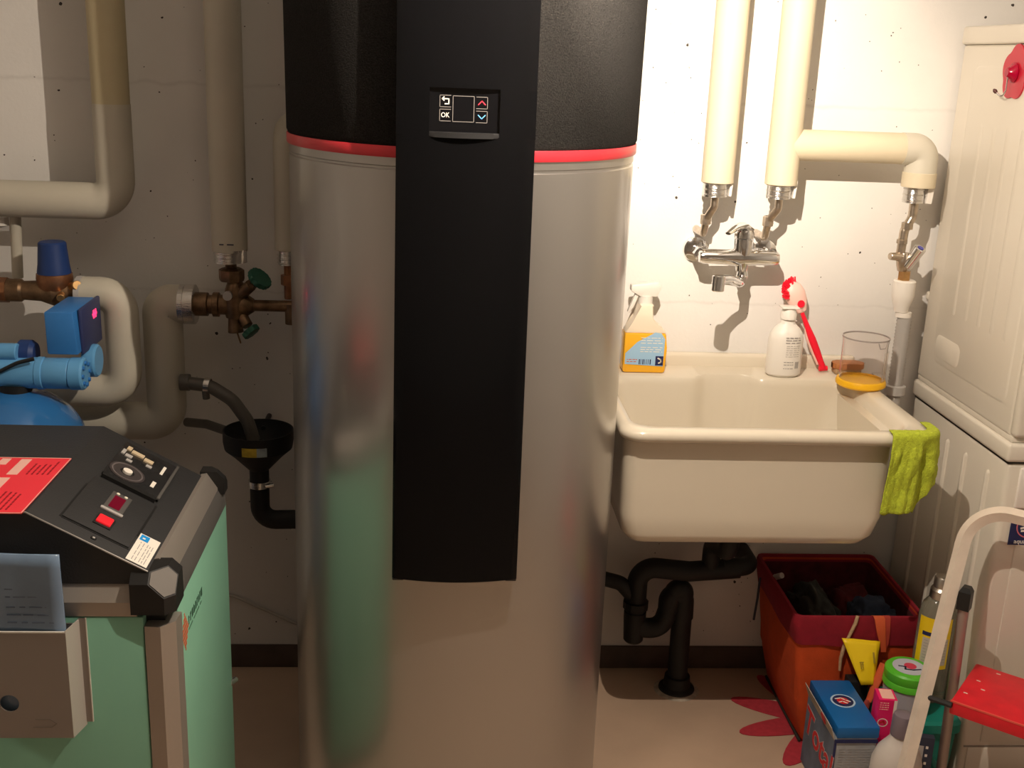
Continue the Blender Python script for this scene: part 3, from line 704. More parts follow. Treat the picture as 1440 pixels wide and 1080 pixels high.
# green cloth draped over the front right corner of the sink
def cloth_mesh():
    bm = bmesh.new()
    # lip path: along the front edge then round the corner
    path = []
    n1 = 34
    for i in range(n1 + 1): path.append((Vector((0.893 + (0.955 - 0.893) * i / n1, 2.035, 0)), Vector((0, -1, 0))))
    for i in range(1, 15):
        a = math.radians(-90 + 90 * i / 14)
        path.append((Vector((0.955 + 0.040 * math.cos(a), 2.075 + 0.040 * math.sin(a), 0)), Vector((math.cos(a), math.sin(a), 0))))
    for i in range(1, 6): path.append((Vector((0.995, 2.075 + 0.006 * i, 0)), Vector((1, 0, 0))))
    nu = len(path); nv = 44; grid = []
    for iu, (p, nrm) in enumerate(path):
        u = iu / (nu - 1)
        front = u < 0.66
        drop = 0.168 - 0.012 * u if front else 0.168 - 0.055 * min(1, (u - 0.66) / 0.10)
        if u < 0.06: drop -= 0.004 * (1 - u / 0.06)
        col = []
        for iv in range(nv + 1):
            v = iv / nv * (drop + 0.036)
            # over the rim: from 36 mm inside, up over the lip, then down
            if v < 0.030:
                q = p - nrm * (0.030 - v) * 0.55 + Vector((0, 0, RZ + 0.004)); out = 0.0
            elif v < 0.044:
                t = (v - 0.030) / 0.014 * math.pi / 2
                q = p + nrm * (0.007 * math.sin(t)) + Vector((0, 0, RZ - 0.004 + 0.008 * math.cos(t)))
            else:
                q = p + nrm * 0.007 + Vector((0, 0, RZ - 0.004 - (v - 0.044)))
            d = max(0, v - 0.04)
            k = min(1, d / 0.04)
            tang = Vector((-nrm.y, nrm.x, 0))
            w = 0.0022 * math.sin(u * 13 + 1.0 + d * 9) + 0.0008 * math.sin(u * 41 + d * 30) + 0.0045 * noise.noise((u * 7, v * 30, 2.0)) + 0.0020 * noise.noise((u * 22, v * 90, 5.0))
            if 0.62 < u < 0.74: w -= 0.013 * math.sin(math.pi * (u - 0.62) / 0.12)
            q = q + nrm * (w * k + 0.004 * k) - tang * (0.05 * d * (1.0 - u)) + Vector((0, 0, 0.0015 * noise.noise((u * 9, v * 40, 1.0))))
            col.append(bm.verts.new(q))
        grid.append(col)
    for a, b in zip(grid, grid[1:]):
        for i in range(nv): bm.faces.new((a[i], a[i + 1], b[i + 1], b[i]))
    return bm
ct = tag(finish('cleaning_cloth', cloth_mesh(), M_cloth, ang=80), 'lime green microfibre cloth draped over the front corner of the sink', 'cloth')
sm = ct.modifiers.new('thickness', 'SOLIDIFY'); sm.thickness = 0.0025; sm.offset = 1.0
recenter(ct)

# ------------------------------------------------------------------ washing machine and dryer tower
WX, WYF, WYB = 1.15, 2.062, 2.535
wm = root('washing_machine', 'white washing machine with ribbed side standing under the dryer', 'washing machine', (1.43, 2.3, 0))
box('cabinet', WX + 0.003, 1.725, WYF, WYB, 0.012, 0.752, M_white, wm, bev=0.012, seg=3)
box('top_lid', WX - 0.004, 1.729, WYF - 0.006, WYB, 0.754, 0.793, M_white, wm, bev=0.007, seg=3)
box('lid_gap', WX + 0.004, 1.724, WYF + 0.004, WYB - 0.004, 0.748, 0.757, M_seam, wm)
for y in (2.430, 2.327, 2.237, 2.134):
    bm = bmesh.new(); prof = rrect(y - 0.009, y + 0.009, 0.16, 0.712, 0.009, 6, 2)
    A = [bm.verts.new((WX + 0.004, a, b)) for a, b in prof]
    prof2 = rrect(y - 0.005, y + 0.005, 0.164, 0.706, 0.005, 6, 2)
    B = [bm.verts.new((WX - 0.0015, a, b)) for a, b in prof2]
    for i in range(len(A)): j = (i + 1) % len(A); bm.faces.new((A[i], A[j], B[j], B[i]))
    bm.faces.new(B)
    finish('side_rib', bm, M_white, wm, ang=60)
box('kick_plate', WX + 0.02, 1.715, WYF - 0.003, WYF + 0.01, 0.022, 0.094, M_white, wm, bev=0.004)
box('kick_seam', WX + 0.012, 1.72, WYF - 0.0012, WYF + 0.01, 0.094, 0.098, mat('kick_seam_grey', (0.30, 0.27, 0.23), 0.8), wm)  # thin grey seam line above the kick plate
box('front_panel', WX + 0.045, 1.70, WYF - 0.004, WYF + 0.01, 0.105, 0.640, M_white, wm, bev=0.006)
ring_band('door_ring', frame((1.45, WYF - 0.004, 0.38), (1, 0, 0), (0, 0, 1)), 0.12, 0.165, 0.025, M_whitep, wm)
lathe('door_glass', [(0, 0.02), (0.06, 0.018), (0.12, 0.004), (0.12, 0)], (0, 0, 0), M_gloss, wm, M=frame((1.45, WYF - 0.004, 0.38), (1, 0, 0), (0, 0, 1)))
box('control_strip', WX + 0.03, 1.71, WYF - 0.006, WYF + 0.01, 0.655, 0.742, M_whitep, wm, bev=0.004)
cyl('programme_dial', (1.45, WYF - 0.004, 0.70), (1.45, WYF - 0.028, 0.70), 0.026, M_whitep, wm)
for x in (WX + 0.05, 1.68):
    for y in (WYF + 0.05, WYB - 0.05): cyl('foot', (x, y, 0), (x, y, 0.015), 0.018, M_black, wm, seg=16)
# sticker on the washer front
MA = frame((1.178, WYF - 0.0042, 0.575), (1, 0, 0), (0, 0, 1))
stk = boxes('sticker', [(0, 0.075, 0, 0.070, 0, 0.0008)], M_navy, wm, M=MA)
stk['label'] = 'navy square sticker with a circular emblem'
MA2 = MA @ Matrix.Translation((0.0375, 0.041, 0.0008))
ring_band('sticker_ring', MA2, 0.0225, 0.025, 0.0004, mat('emblem_pink', (0.62, 0.16, 0.20), 0.5), stk)
stroke('sticker_swirl', [(-0.010, 0.012), (0.004, 0.010), (0.010, 0.0)], 0.006, M_totred, stk, MA2)
stroke('sticker_drop', [(-0.014, -0.004), (-0.002, -0.001), (-0.002, -0.009), (-0.012, -0.010)], 0.004, M_paperw, stk, MA2)
text('sticker_lettering', 'aqua', 0.014, MA @ Matrix.Translation((0.012, 0.0075, 0.0008)), M_paperw, stk)

dr = root('tumble_dryer', 'white dryer stacked on the washing machine with a red flower hook on its side', 'dryer', (1.43, 2.3, 0.797))
box('cabinet', WX + 0.002, 1.725, WYF + 0.014, WYB, 0.803, 1.562, M_white, dr, bev=0.008, seg=3)
box('base_rail', WX + 0.004, 1.722, WYF + 0.002, WYB - 0.004, 0.7935, 0.806, M_white, dr, bev=0.002)
box('base_gap', WX + 0.010, 1.718, WYF + 0.012, WYB - 0.010, 0.7932, 0.7962, M_seam, dr)
box('front_frame', WX + 0.001, 1.727, WYF - 0.010, WYF + 0.016, 0.806, 1.562, M_white, dr, bev=0.010, seg=3)
box('top_lid', WX - 0.004, 1.729, WYF - 0.012, WYB + 0.002, 1.562, 1.600, M_white, dr, bev=0.006, seg=3)
def emboss(name, prof, prof2, x, h, parent, m):
    bm = bmesh.new()
    A = [bm.verts.new((x, a, b)) for a, b in prof]; B = [bm.verts.new((x - h, a, b)) for a, b in prof2]
    for i in range(len(A)): j = (i + 1) % len(A); bm.faces.new((A[i], A[j], B[j], B[i]))
    bm.faces.new(B)
    return finish(name, bm, m, parent, ang=60)
emboss('side_panel', rrect(2.105, 2.470, 0.855, 1.520, 0.03, 6, 2), rrect(2.112, 2.463, 0.862, 1.513, 0.026, 6, 2), WX + 0.003, 0.0028, dr, M_white)
emboss('side_pocket', rrect(2.330, 2.455, 0.870, 0.925, 0.02, 6, 2), rrect(2.336, 2.449, 0.876, 0.919, 0.015, 6, 2), WX + 0.0005, 0.0022, dr, M_white)
for y in (2.15, 2.21, 2.27, 2.33, 2.39):
    emboss('side_rib', rrect(y - 0.010, y + 0.010, 0.98, 1.40, 0.008, 4, 2), rrect(y - 0.005, y + 0.005, 0.985, 1.395, 0.004, 4, 2), WX + 0.0005, 0.0010, dr, M_white)
box('hinge_clip', WX + 0.002, WX + 0.018, WYB - 0.002, WYB + 0.012, 0.985, 1.005, M_white, dr, bev=0.004)
ring_band('door_ring', frame((1.45, WYF - 0.010, 1.15), (1, 0, 0), (0, 0, 1)), 0.12, 0.175, 0.02, M_whitep, dr)
lathe('door_glass', [(0, 0.02), (0.06, 0.018), (0.12, 0.004), (0.12, 0)], (0, 0, 0), M_gloss, dr, M=frame((1.45, WYF - 0.010, 1.15), (1, 0, 0), (0, 0, 1)))
box('control_strip', WX + 0.03, 1.71, WYF - 0.013, WYF + 0.01, 1.455, 1.55, M_whitep, dr, bev=0.004)

fh = root('flower_hook', 'red translucent flower-shaped suction hook stuck on the dryer side', 'hook', (WX, 2.275, 1.50))
MF = frame((WX - 0.0001, 2.276, 1.506), (0, -1, 0), (0, 0, 1))
pf = []
for i in range(90):
    a = 2 * math.pi * i / 90; r = 0.053 * (0.84 + 0.16 * abs(math.cos(2.5 * (a - math.pi / 2)))); pf.append((r * math.cos(a), r * math.sin(a) * 1.05))
prism('petals', pf, 0, 0.003, M_hookred, fh, plane='XY', M=MF, bev=0.0008)
lathe('suction_cup', [(0.018, 0.003), (0.020, 0.006), (0.012, 0.013), (0.008, 0.020), (0, 0.021)], (0, 0, 0), mat('deep_red', (0.40, 0.0, 0.03), 0.15), fh, M=MF)
tube('hook_wire', [MF @ Vector((0.000, 0.004, 0.016)), MF @ Vector((0.002, -0.035, 0.016)), MF @ Vector((-0.004, -0.050, 0.020)), MF @ Vector((-0.014, -0.038, 0.030))], 0.0016, M_chrome, fh, rad=0.010, seg=10)
lathe('hook_tip', [(0, -0.004), (0.0035, -0.003), (0.0042, 0.002), (0.002, 0.006), (0, 0.006)], MF @ Vector((-0.014, -0.038, 0.030)), mat('tip_brown', (0.10, 0.03, 0.025), 0.4), fh, axis=(-0.3, 0.5, 0.5), seg=14)

# ------------------------------------------------------------------ felt flower and laundry basket
ff = root('felt_flower_mat', 'flat red felt flower-shaped mat peeking out from under the orange basket', 'mat', (0.93, 2.32, 0))
FC = Vector((0.955, 2.305))
for k in range(10):
    a = math.radians(36 * k + 12); L = 0.235
    u = Vector((math.cos(a), math.sin(a))); n = Vector((-u.y, u.x)); poly = []
    for i in range(25):
        t = 2 * math.pi * i / 24
        if i == 24: continue
        q = FC + u * (L * 0.5 + L * 0.5 * math.cos(t)) + n * (0.034 * math.sin(t) * (1 - 0.12 * math.cos(t)))
        poly.append((q.x, q.y))
    if min(p[0] for p in poly) > 0.75 and max(p[0] for p in poly) > 1.13: continue
    prism('petal', poly, 0.0006 + 0.0003 * (k % 2), 0.0022 + 0.0003 * (k % 2), M_felt, ff, plane='XY')
FB = 0.0035
bk = root('laundry_basket', 'orange fabric laundry basket with a folded crimson rim under the sink', 'basket', (0.96, 2.365, FB))
def bring(x0, x1, y0, y1, z, r, bulge=0.0, wav=0.0, sd=0):
    out = []
    cx, cy = (x0 + x1) / 2, (y0 + y1) / 2
    for x, y in rrect(x0, x1, y0, y1, r, 5, 16):
        fx = 1 - abs((y - cy) / ((y1 - y0) / 2)) ** 2; fy = 1 - abs((x - cx) / ((x1 - x0) / 2)) ** 2
        if x < x0 + r * .5: x -= bulge * fx
        if x > x1 - r * .5: x += bulge * fx
        if y < y0 + r * .5: y -= bulge * .4 * fy
        if y > y1 - r * .5: y += bulge * .3 * fy
        w = wav * noise.noise((x * 14 + sd, y * 14, z * 9))
        out.append((x + w, y + w, z + 0.5 * w))
    return out
loft('fabric_body', [bring(0.862, 1.085, 2.212, 2.500, FB, 0.012), bring(0.856, 1.090, 2.206, 2.505, FB + 0.012, 0.014, 0.004), bring(0.838, 1.094, 2.205, 2.512, 0.10, 0.016, 0.010, 0.004), bring(0.823, 1.097, 2.205, 2.520, 0.20, 0.016, 0.008, 0.004), bring(0.813, 1.100, 2.205, 2.526, 0.30, 0.016, 0.003, 0.002), bring(0.812, 1.100, 2.206, 2.527, 0.326, 0.016),
                       bring(0.818, 1.095, 2.211, 2.522, 0.326, 0.013), bring(0.818, 1.094, 2.211, 2.520, 0.30, 0.013), bring(0.830, 1.090, 2.212, 2.512, 0.12, 0.013), bring(0.862, 1.082, 2.215, 2.498, FB + 0.02, 0.013)], M_orange, bk, ang=60)
loft('folded_rim', [bring(0.815, 1.103, 2.199, 2.531, 0.262, 0.016, 0.004, 0.004, 3), bring(0.807, 1.105, 2.199, 2.532, 0.300, 0.016, 0.003, 0.003, 3), bring(0.805, 1.106, 2.198, 2.533, 0.325, 0.016), bring(0.807, 1.104, 2.200, 2.531, 0.332, 0.015), bring(0.814, 1.097, 2.208, 2.524, 0.332, 0.013),
                     bring(0.8175, 1.094, 2.2105, 2.521, 0.318, 0.013), bring(0.8175, 1.094, 2.2105, 2.520, 0.302, 0.013), bring(0.815, 1.099, 2.2030, 2.528, 0.262, 0.014, 0.004, 0.004, 3)], M_red, bk, ang=60, close=True)
cyl('bottom_piping', (0.866, 2.2045, FB + 0.004), (1.080, 2.2045, FB + 0.004), 0.0035, M_seam, bk, seg=10)
cyl('bottom_piping', (0.8545, 2.215, FB + 0.004), (0.8545, 2.495, FB + 0.004), 0.0035, M_seam, bk, seg=10)
tube('tie_cord', [(0.945, 2.199, 0.336), (0.940, 2.193, 0.322), (0.928, 2.193, 0.285), (0.921, 2.192, 0.265), (0.916, 2.191, 0.235), (0.917, 2.190, 0.205)], [0.004, 0.004, 0.0035, 0.0045, 0.004, 0.003], M_cord, bk, seg=10)
tube('tie_cord', [(0.800, 2.46, 0.300), (0.796, 2.45, 0.25), (0.793, 2.452, 0.19)], 0.003, M_ink, bk, seg=8)
cyl('rim_toggle', (0.818, 2.405, 0.328), (0.826, 2.380, 0.345), 0.007, mat('toggle_grey', (0.35, 0.30, 0.28), 0.6), bk)
def strap(name, pts, wd, m, parent, t=0.0022):
    bm = bmesh.new(); R_ = []
    for (x, y, z, h) in pts:
        R_.append([bm.verts.new(q) for q in ((x - h, y, z), (x + h, y, z), (x + h, y + t, z), (x - h, y + t, z))])
    for a, b in zip(R_, R_[1:]):
        for k in range(4): bm.faces.new((a[k], a[(k + 1) % 4], b[(k + 1) % 4], b[k]))
    bm.faces.new(R_[0]); bm.faces.new(R_[-1][::-1])
    return finish(name, bm, m, parent, ang=60)
strap('hanging_strap', [(0.992, 2.2085, 0.331, 0.012), (0.992, 2.198, 0.336, 0.012), (0.994, 2.192, 0.331, 0.012), (1.000, 2.190, 0.300, 0.010), (1.007, 2.189, 0.272, 0.007), (1.011, 2.188, 0.252, 0.006)], 0, M_strap, bk)
strap('hanging_strap', [(1.010, 2.2085, 0.331, 0.008), (1.010, 2.1985, 0.3365, 0.008), (1.011, 2.1945, 0.331, 0.008), (1.014, 2.194, 0.300, 0.008), (1.013, 2.193, 0.270, 0.009), (1.010, 2.192, 0.252, 0.006)], 0, mat('strap_dark', (0.45, 0.05, 0.03), 0.7), bk)
loft('lining', [bring(0.8190, 1.0925, 2.2122, 2.5190, 0.316, 0.012), bring(0.8195, 1.0925, 2.2122, 2.5190, 0.300, 0.012), bring(0.831, 1.089, 2.2125, 2.511, 0.12, 0.012), bring(0.863, 1.081, 2.2155, 2.497, FB + 0.022, 0.012)], M_maroon, bk, cap0=False, cap1=False, ang=60)
def garment(name, label, bnd, sz, m, sd):
    """a crumpled heap kept inside its own part of the basket"""
    x0, x1, y0, y1, top = bnd
    bm = bmesh.new()
    bmesh.ops.create_icosphere(bm, subdivisions=5, radius=1.0)
    cx, cy = (x0 + x1) / 2, (y0 + y1) / 2
    for v in bm.verts:
        p = v.co.copy()
        k = 1 + 0.22 * noise.noise(p * 1.7 + Vector((sd, 0, 0))) + 0.26 * abs(noise.noise(p * 3.3 + Vector((0, sd, 0)))) + 0.10 * abs(noise.noise(p * 8 + Vector((sd, sd, 0))))
        sq = lambda t: math.copysign(abs(t) ** 0.7, t)
        q = Vector((cx + sq(p.x) * (x1 - x0) / 2 * k, cy + sq(p.y) * (y1 - y0) / 2 * k, 0.03 + (top - 0.03) * (0.5 + 0.5 * sq(p.z)) * (0.70 + 0.30 * k)))
        q.x = min(max(q.x, x0), x1); q.y = min(max(q.y, y0), y1); q.z = max(q.z, 0.05)
        v.co = q
    o = tag(finish(name, bm, m, ang=70), label, 'laundry', 'dark laundry in the orange basket'); recenter(o); return o
garment('crumpled_garment', 'crumpled charcoal garment filling the laundry basket', (0.868, 0.957, 2.226, 2.480, 0.300), 0, M_dkcloth, 1.0)
garment('crumpled_garment', 'crumpled navy blue garment at the front of the laundry basket', (0.960, 1.078, 2.226, 2.345, 0.318), 0, M_bluecloth, 4.0)
garment('crumpled_garment', 'crumpled maroon garment at the back of the laundry basket', (0.960, 1.078, 2.348, 2.480, 0.285), 0, M_maroon, 8.0)

# ------------------------------------------------------------------ cleaning products on the floor
# detergent carton
bxr = root('detergent_carton', 'blue-topped washing powder carton with red Total lettering', 'carton', (0.880, 2.06, 0))
box('carton_body', 0.837, 0.925, 1.972, 2.152, 0.0, 0.180, M_boxgrey, bxr, bev=0.002)
box('carton_lid', 0.8375, 0.9275, 1.969, 2.154, 0.176, 0.203, M_boxblue, bxr, bev=0.004)
boxes('carton_edge', [(0.8355, 0.8395, 1.9705, 1.9745, 0.0, 0.172), (0.836, 0.926, 1.9695, 1.972, 0.166, 0.173)], M_navy, bxr)
MT = frame((0.882, 2.068, 0.2032), (1, 0, 0), (0, 1, 0))
em = disc('lid_emblem', MT, 0.026, 0.0005, mat('emblem_pale', (0.42, 0.58, 0.75), 0.5), bxr, sx=1.0)
disc('emblem_field', MT @ Matrix.Translation((0, 0, 0.0005)), 0.022, 0.0003, M_navy, em)
disc('emblem_heart', MT @ Matrix.Translation((0, 0, 0.0008)), 0.013, 0.0003, M_totred, em)
stroke('emblem_mark', [(-0.014, 0.007), (-0.002, 0.010), (0.006, 0.002), (0.014, -0.004)], 0.0028, M_paperw, em, MT @ Matrix.Translation((0, 0, 0.0011)))
stroke('emblem_mark', [(-0.010, -0.006), (-0.002, -0.003), (0.006, -0.010)], 0.0024, M_paperw, em, MT @ Matrix.Translation((0, 0, 0.0011)))
# left side: raised front flap and print
ML = frame((0.8368, 2.152, 0.0), (0, -1, 0), (0, 0, 1))
pb = boxes('side_print', [(0.004, 0.176, 0.006, 0.168, 0, 0.0006)], M_boxdk, bxr, M=ML)
prism('side_flap', [(0.8366, 0.166), (0.8380, 0.166), (0.8270, 0.199), (0.8255, 0.199)], 1.974, 2.148, mat('flap_card', (0.42, 0.38, 0.33), 0.7, var=0.2, scale=30), bxr, plane='XZ')
disc('flap_badge', frame((0.8288, 2.03, 0.186), (0, -1, 0), (-0.3, 0, 1)), 0.013, 0.0008, M_totred, bxr)
MLt = ML @ Matrix.Translation((0.006, 0.116, 0.0006)) @ Matrix.Rotation(math.radians(-6), 4, 'Z')
text('brand_lettering_edge', 'Total', 0.084, MLt, mat('lettering_edge', (0.45, 0.40, 0.40), 0.5), pb, sx=1.0, offset=0.0026)
text('brand_lettering', 'Total', 0.084, MLt @ Matrix.Translation((0, 0, 0.0005)), M_totred, pb, sx=1.0, offset=0.0009)
MFc = frame((0.841, 1.9718, 0.0), (1, 0, 0), (0, 0, 1))
rows('front_print', MFc, 0.006, 0.078, [0.15 - 0.006 * i for i in range(12)], 0.0012, M_inkg, bxr, seed=8)

# teal plastic tub with handle
tl = root('plastic_tub', 'teal plastic tub with a handle carrying the green-lidded jar', 'tub', (1.06, 2.12, 0))
loft('tub_body', [[(x, y, z) for x, y in rrect(a, b, c, d, 0.02, 5, 4)] for a, b, c, d, z in ((0.992, 1.138, 2.060, 2.186, 0.0), (0.982, 1.142, 2.052, 2.190, 0.135), (0.974, 1.146, 2.044, 2.194, 0.138), (0.974, 1.146, 2.044, 2.194, 0.158), (0.980, 1.142, 2.050, 2.190, 0.164))], M_teal, tl, ang=40)
tube('tub_handle', [(1.030, 2.046, 0.148), (1.034, 2.034, 0.132), (1.070, 2.034, 0.090), (1.100, 2.046, 0.055)], 0.008, M_teal, tl, rad=0.03, seg=12, flat=(0.5, 1.0))
TT = 0.1645
jr = root('powder_jar', 'round jar with bright green screw lid standing on the teal tub', 'jar', (1.030, 2.097, TT))
lathe('jar_body', [(0, 0), (0.044, 0), (0.047, 0.004), (0.0475, 0.066), (0, 0.066)], jr.location, M_tubgrey, jr, seg=56)
lathe('red_band', [(0.0474, 0.006), (0.0482, 0.006), (0.0482, 0.020), (0.0474, 0.020)], jr.location, mat('band_red', (0.45, 0.03, 0.03), 0.4), jr, seg=56)
lathe('screw_lid', [(0, 0.064), (0.0495, 0.064), (0.051, 0.066), (0.0505, 0.078), (0.049, 0.080), (0.050, 0.082), (0.0495, 0.099), (0.046, 0.103), (0.037, 0.104), (0, 0.1035)], jr.location, M_green, jr, seg=72)
MJ = frame(jr.location + Vector((0, 0, 0.1042)), (1, 0, 0), (0, 1, 0))
jl = disc('lid_label', MJ, 0.0345, 0.0004, mat('lid_label_lilac', (0.50, 0.52, 0.60), 0.5), jr, seg=48)
disc('label_flower', MJ @ Matrix.Translation((0.004, 0.003, 0.0004)), 0.013, 0.0004, mat('print_rose', (0.62, 0.05, 0.10), 0.5), jl)
stroke('label_scroll', [(-0.020, 0.004), (-0.008, 0.000), (-0.012, -0.010), (0.004, -0.014), (0.020, -0.012)], 0.004, M_ink, jl, MJ @ Matrix.Translation((0, 0, 0.0004)))
curved_patch('jar_label', jr.location, 0.0475, 1, 282, 330, 0.022, 0.060, mat('label_olive', (0.22, 0.20, 0.14), 0.6, var=0.4, scale=60), jr)

yb = root('cleaner_bottle', 'tall clear bottle with silver cap and yellow label on the teal tub', 'bottle', (1.1035, 2.152, TT))
lathe('bottle_body', [(0, 0), (0.036, 0), (0.040, 0.004), (0.0405, 0.10), (0.0400, 0.205), (0.035, 0.228), (0.024, 0.242), (0.018, 0.246), (0, 0.246)], yb.location, M_bottle, yb, sy=0.85)
lathe('silver_cap', [(0, 0.243), (0.0235, 0.243), (0.0235, 0.262), (0.0205, 0.266), (0.0185, 0.268), (0.0185, 0.288), (0.016, 0.292), (0, 0.292)], yb.location, mat('silver_cap', (0.60, 0.56, 0.50), 0.3, metal=0.9), yb)
curved_patch('yellow_label', yb.location, 0.0404, 0.85, 190, 300, 0.085, 0.205, M_yellowl, yb, n=24)
curved_patch('label_text_block', yb.location, 0.0405, 0.85, 212, 292, 0.095, 0.158, mat('label_beige', (0.55, 0.50, 0.42), 0.6), yb, off=0.0010, n=20)
curved_patch('label_title', yb.location, 0.0405, 0.85, 208, 285, 0.163, 0.172, M_navy, yb, off=0.0011, n=20)
curved_rows('label_print', yb.location, 0.0405, 0.85, 218, 288, [0.152 - 0.007 * i for i in range(8)], 0.0012, M_inkg, yb, 21, off=0.0015)

# yellow pouch on black box
pk = root('black_carton', 'small black carton wedged between basket and teal tub', 'carton', (0.955, 2.172, 0))
box('carton', 0.931, 0.973, 2.158, 2.192, 0.0, 0.195, M_drain, pk, bev=0.002)
yp = root('yellow_pouch', 'bright yellow folded sachet with dark print in front of the basket', 'sachet', (0.955, 2.172, 0.196))
bm = bmesh.new()
quad = [Vector((0.909, 2.185, 0.289)), Vector((0.998, 2.188, 0.279)), Vector((0.975, 2.140, 0.199)), Vector((0.948, 2.140, 0.199))]
nv = 8; gr = []
for i in range(nv + 1):
    r_ = []
    for j in range(nv + 1):
        u, v = j / nv, i / nv
        top = quad[0].lerp(quad[1], u); bot = quad[3].lerp(quad[2], u); p = top.lerp(bot, v)
        p = p + Vector((0, -0.004 * math.sin(math.pi * u) * math.sin(math.pi * v) - 0.0015 * noise.noise((u * 5, v * 5, 0)), 0))
        r_.append(bm.verts.new(p))
    gr.append(r_)
for i in range(nv):
    for j in range(nv): bm.faces.new((gr[i][j], gr[i][j + 1], gr[i + 1][j + 1], gr[i + 1][j]))
ys = finish('sachet', bm, M_yellowl, yp, ang=60); ys.modifiers.new('t', 'SOLIDIFY').thickness = 0.004
MYP = frame((0.955, 2.1545, 0.245), (1, 0.03, 0.0), (0, 0.5, 0.86))
boxes('pouch_print', [(-0.012, -0.002, 0.000, 0.002, 0, 0.0005), (-0.010, -0.008, -0.014, 0.000, 0, 0.0005), (-0.006, -0.004, -0.012, 0.0, 0, 0.0005), (0.020, 0.024, -0.002, 0.022, 0.0, 0.0005)], mat('pouch_ink', (0.32, 0.22, 0.02), 0.6), ys, M=MYP @ Matrix.Translation((0, 0, 0.0035)))
rs = root('plastic_spoon', 'slim orange-red plastic spoon leaning between sachet and jar', 'spoon', (0.957, 2.125, 0.12))
tube('spoon_stem', [(0.998, 2.150, 0.245), (0.985, 2.140, 0.215), (0.965, 2.128, 0.165)], [0.009, 0.010, 0.007], M_strap, rs, seg=12, flat=(0.4, 1.0))
tube('spoon_tip', [(0.965, 2.128, 0.168), (0.958, 2.124, 0.150), (0.955, 2.122, 0.138)], [0.007, 0.010, 0.007], mat('spoon_dull', (0.35, 0.05, 0.04), 0.6), rs, seg=12, flat=(0.5, 1.0))

# pink carton leaning, milky bottle, striped book
pc = root('pink_carton', 'narrow pink and white carton standing by the powder carton', 'carton', (0.955, 2.02, 0))
MPc = Matrix.Translation((0.952, 2.02, 0)) @ Matrix.Rotation(math.radians(-8), 4, 'Z')
box('carton', -0.019, 0.019, -0.022, 0.022, 0.0, 0.250, M_pink, pc, M=MPc, bev=0.0015)
boxes('white_edge', [(0.0312, 0.0375, 0.0, 0.2488, 0, 0.0005)], M_paperw, pc, M=MPc @ frame((-0.019, -0.0222, 0.0), (1, 0, 0), (0, 0, 1)))
boxes('top_print', [(-0.012, 0.014, -0.018, 0.018, 0, 0.0005)], M_printpk, pc, M=MPc @ Matrix.Translation((0, 0, 0.250)))
MPf = MPc @ frame((-0.019, -0.0222, 0.0), (1, 0, 0), (0, 0, 1))
fr_ = boxes('front_print', [(0.0005, 0.031, 0.165, 0.2490, 0, 0.0006)], M_pink, pc, M=MPf)
ring_band('print_oval', MPf @ Matrix.Translation((0.013, 0.196, 0.0006)), 0.008, 0.0098, 0.0004, M_paperw, fr_, sx=1.1)
stroke('print_flower', [(0.008, 0.196), (0.014, 0.199), (0.018, 0.193)], 0.004, M_totred, fr_, MPf @ Matrix.Translation((0, 0, 0.0006)))
rows('print_lines', MPf, 0.003, 0.021, [0.242, 0.237, 0.232, 0.227], 0.0016, M_printpk, fr_, t=0.001, seed=6)
mb_ = root('milky_bottle', 'translucent milky bottle with mauve-grey cap standing before the pink carton', 'bottle', (0.958, 1.942, 0))
lathe('bottle_body', [(0, 0), (0.046, 0), (0.052, 0.006), (0.053, 0.10), (0.051, 0.145), (0.043, 0.170), (0.030, 0.187), (0.021, 0.200), (0.0185, 0.210), (0, 0.210)], mb_.location, M_milky, mb_, sy=0.85)
lathe('cap', [(0, 0.205), (0.0205, 0.205), (0.0215, 0.212), (0.0205, 0.245), (0.018, 0.252), (0.012, 0.254), (0, 0.254)], mb_.location, M_mauve, mb_)
bo = root('striped_booklet', 'dark booklet with a pale cover and white edge marks upright on the floor', 'booklet', (1.045, 1.99, 0))
MB_ = Matrix.Translation((1.030, 2.008, 0)) @ Matrix.Rotation(math.radians(-14), 4, 'Z')
box('cover', -0.032, 0.032, -0.008, 0.008, 0.0, 0.160, M_ink, bo, M=MB_, bev=0.001)
box('pale_front', -0.030, 0.012, -0.0086, -0.007, 0.0, 0.140, M_greylt, bo, M=MB_)
boxes('edge_mark', [(0.016, 0.021, -0.0086, -0.0078, 0.020 + i * 0.019, 0.026 + i * 0.019) for i in range(7)], M_paperw, bo, M=MB_)

# ------------------------------------------------------------------ step ladder
w = Vector((0.77, -0.64, 0)).normalized(); dd = Vector((0.64, 0.77, 0)).normalized()
RB = Vector((0.979, 1.913, 0.32)); LEAN = 0.43
def rail(z, off=0.0): return RB + dd * (z - 0.32) * LEAN + w * off + Vector((0, 0, z - 0.32))
LW = 0.40
ld = root('step_ladder', 'white tubular folding step ladder with red steps in front of the washing machine', 'step ladder', (rail(0).x, rail(0).y, 0))
bm = bmesh.new()
pts = fillet([rail(0.0), rail(0.672), rail(0.672, LW), rail(0.0, LW)], 0.075, 12)
bm_tube(bm, pts, 0.0150, 4, flat=(1.0, 1.0), phase=math.pi / 4)
bmesh.ops.bevel(bm, geom=[e for e in bm.edges if e.calc_face_angle(0) > 0.8], offset=0.0025, segments=2, affect='EDGES', profile=0.5)
finish('front_frame', bm, M_ladder, ld, ang=40)
for o_ in (0.0, LW):
    lathe('foot_cap', [(0, 0), (0.017, 0), (0.016, 0.03), (0, 0.03)], rail(0, o_), M_black, ld, seg=16)
def rear(z, o_): return rail(0.50, o_) + dd * (0.012 + (0.50 - z) * 0.10) + Vector((0, 0, z - 0.50))
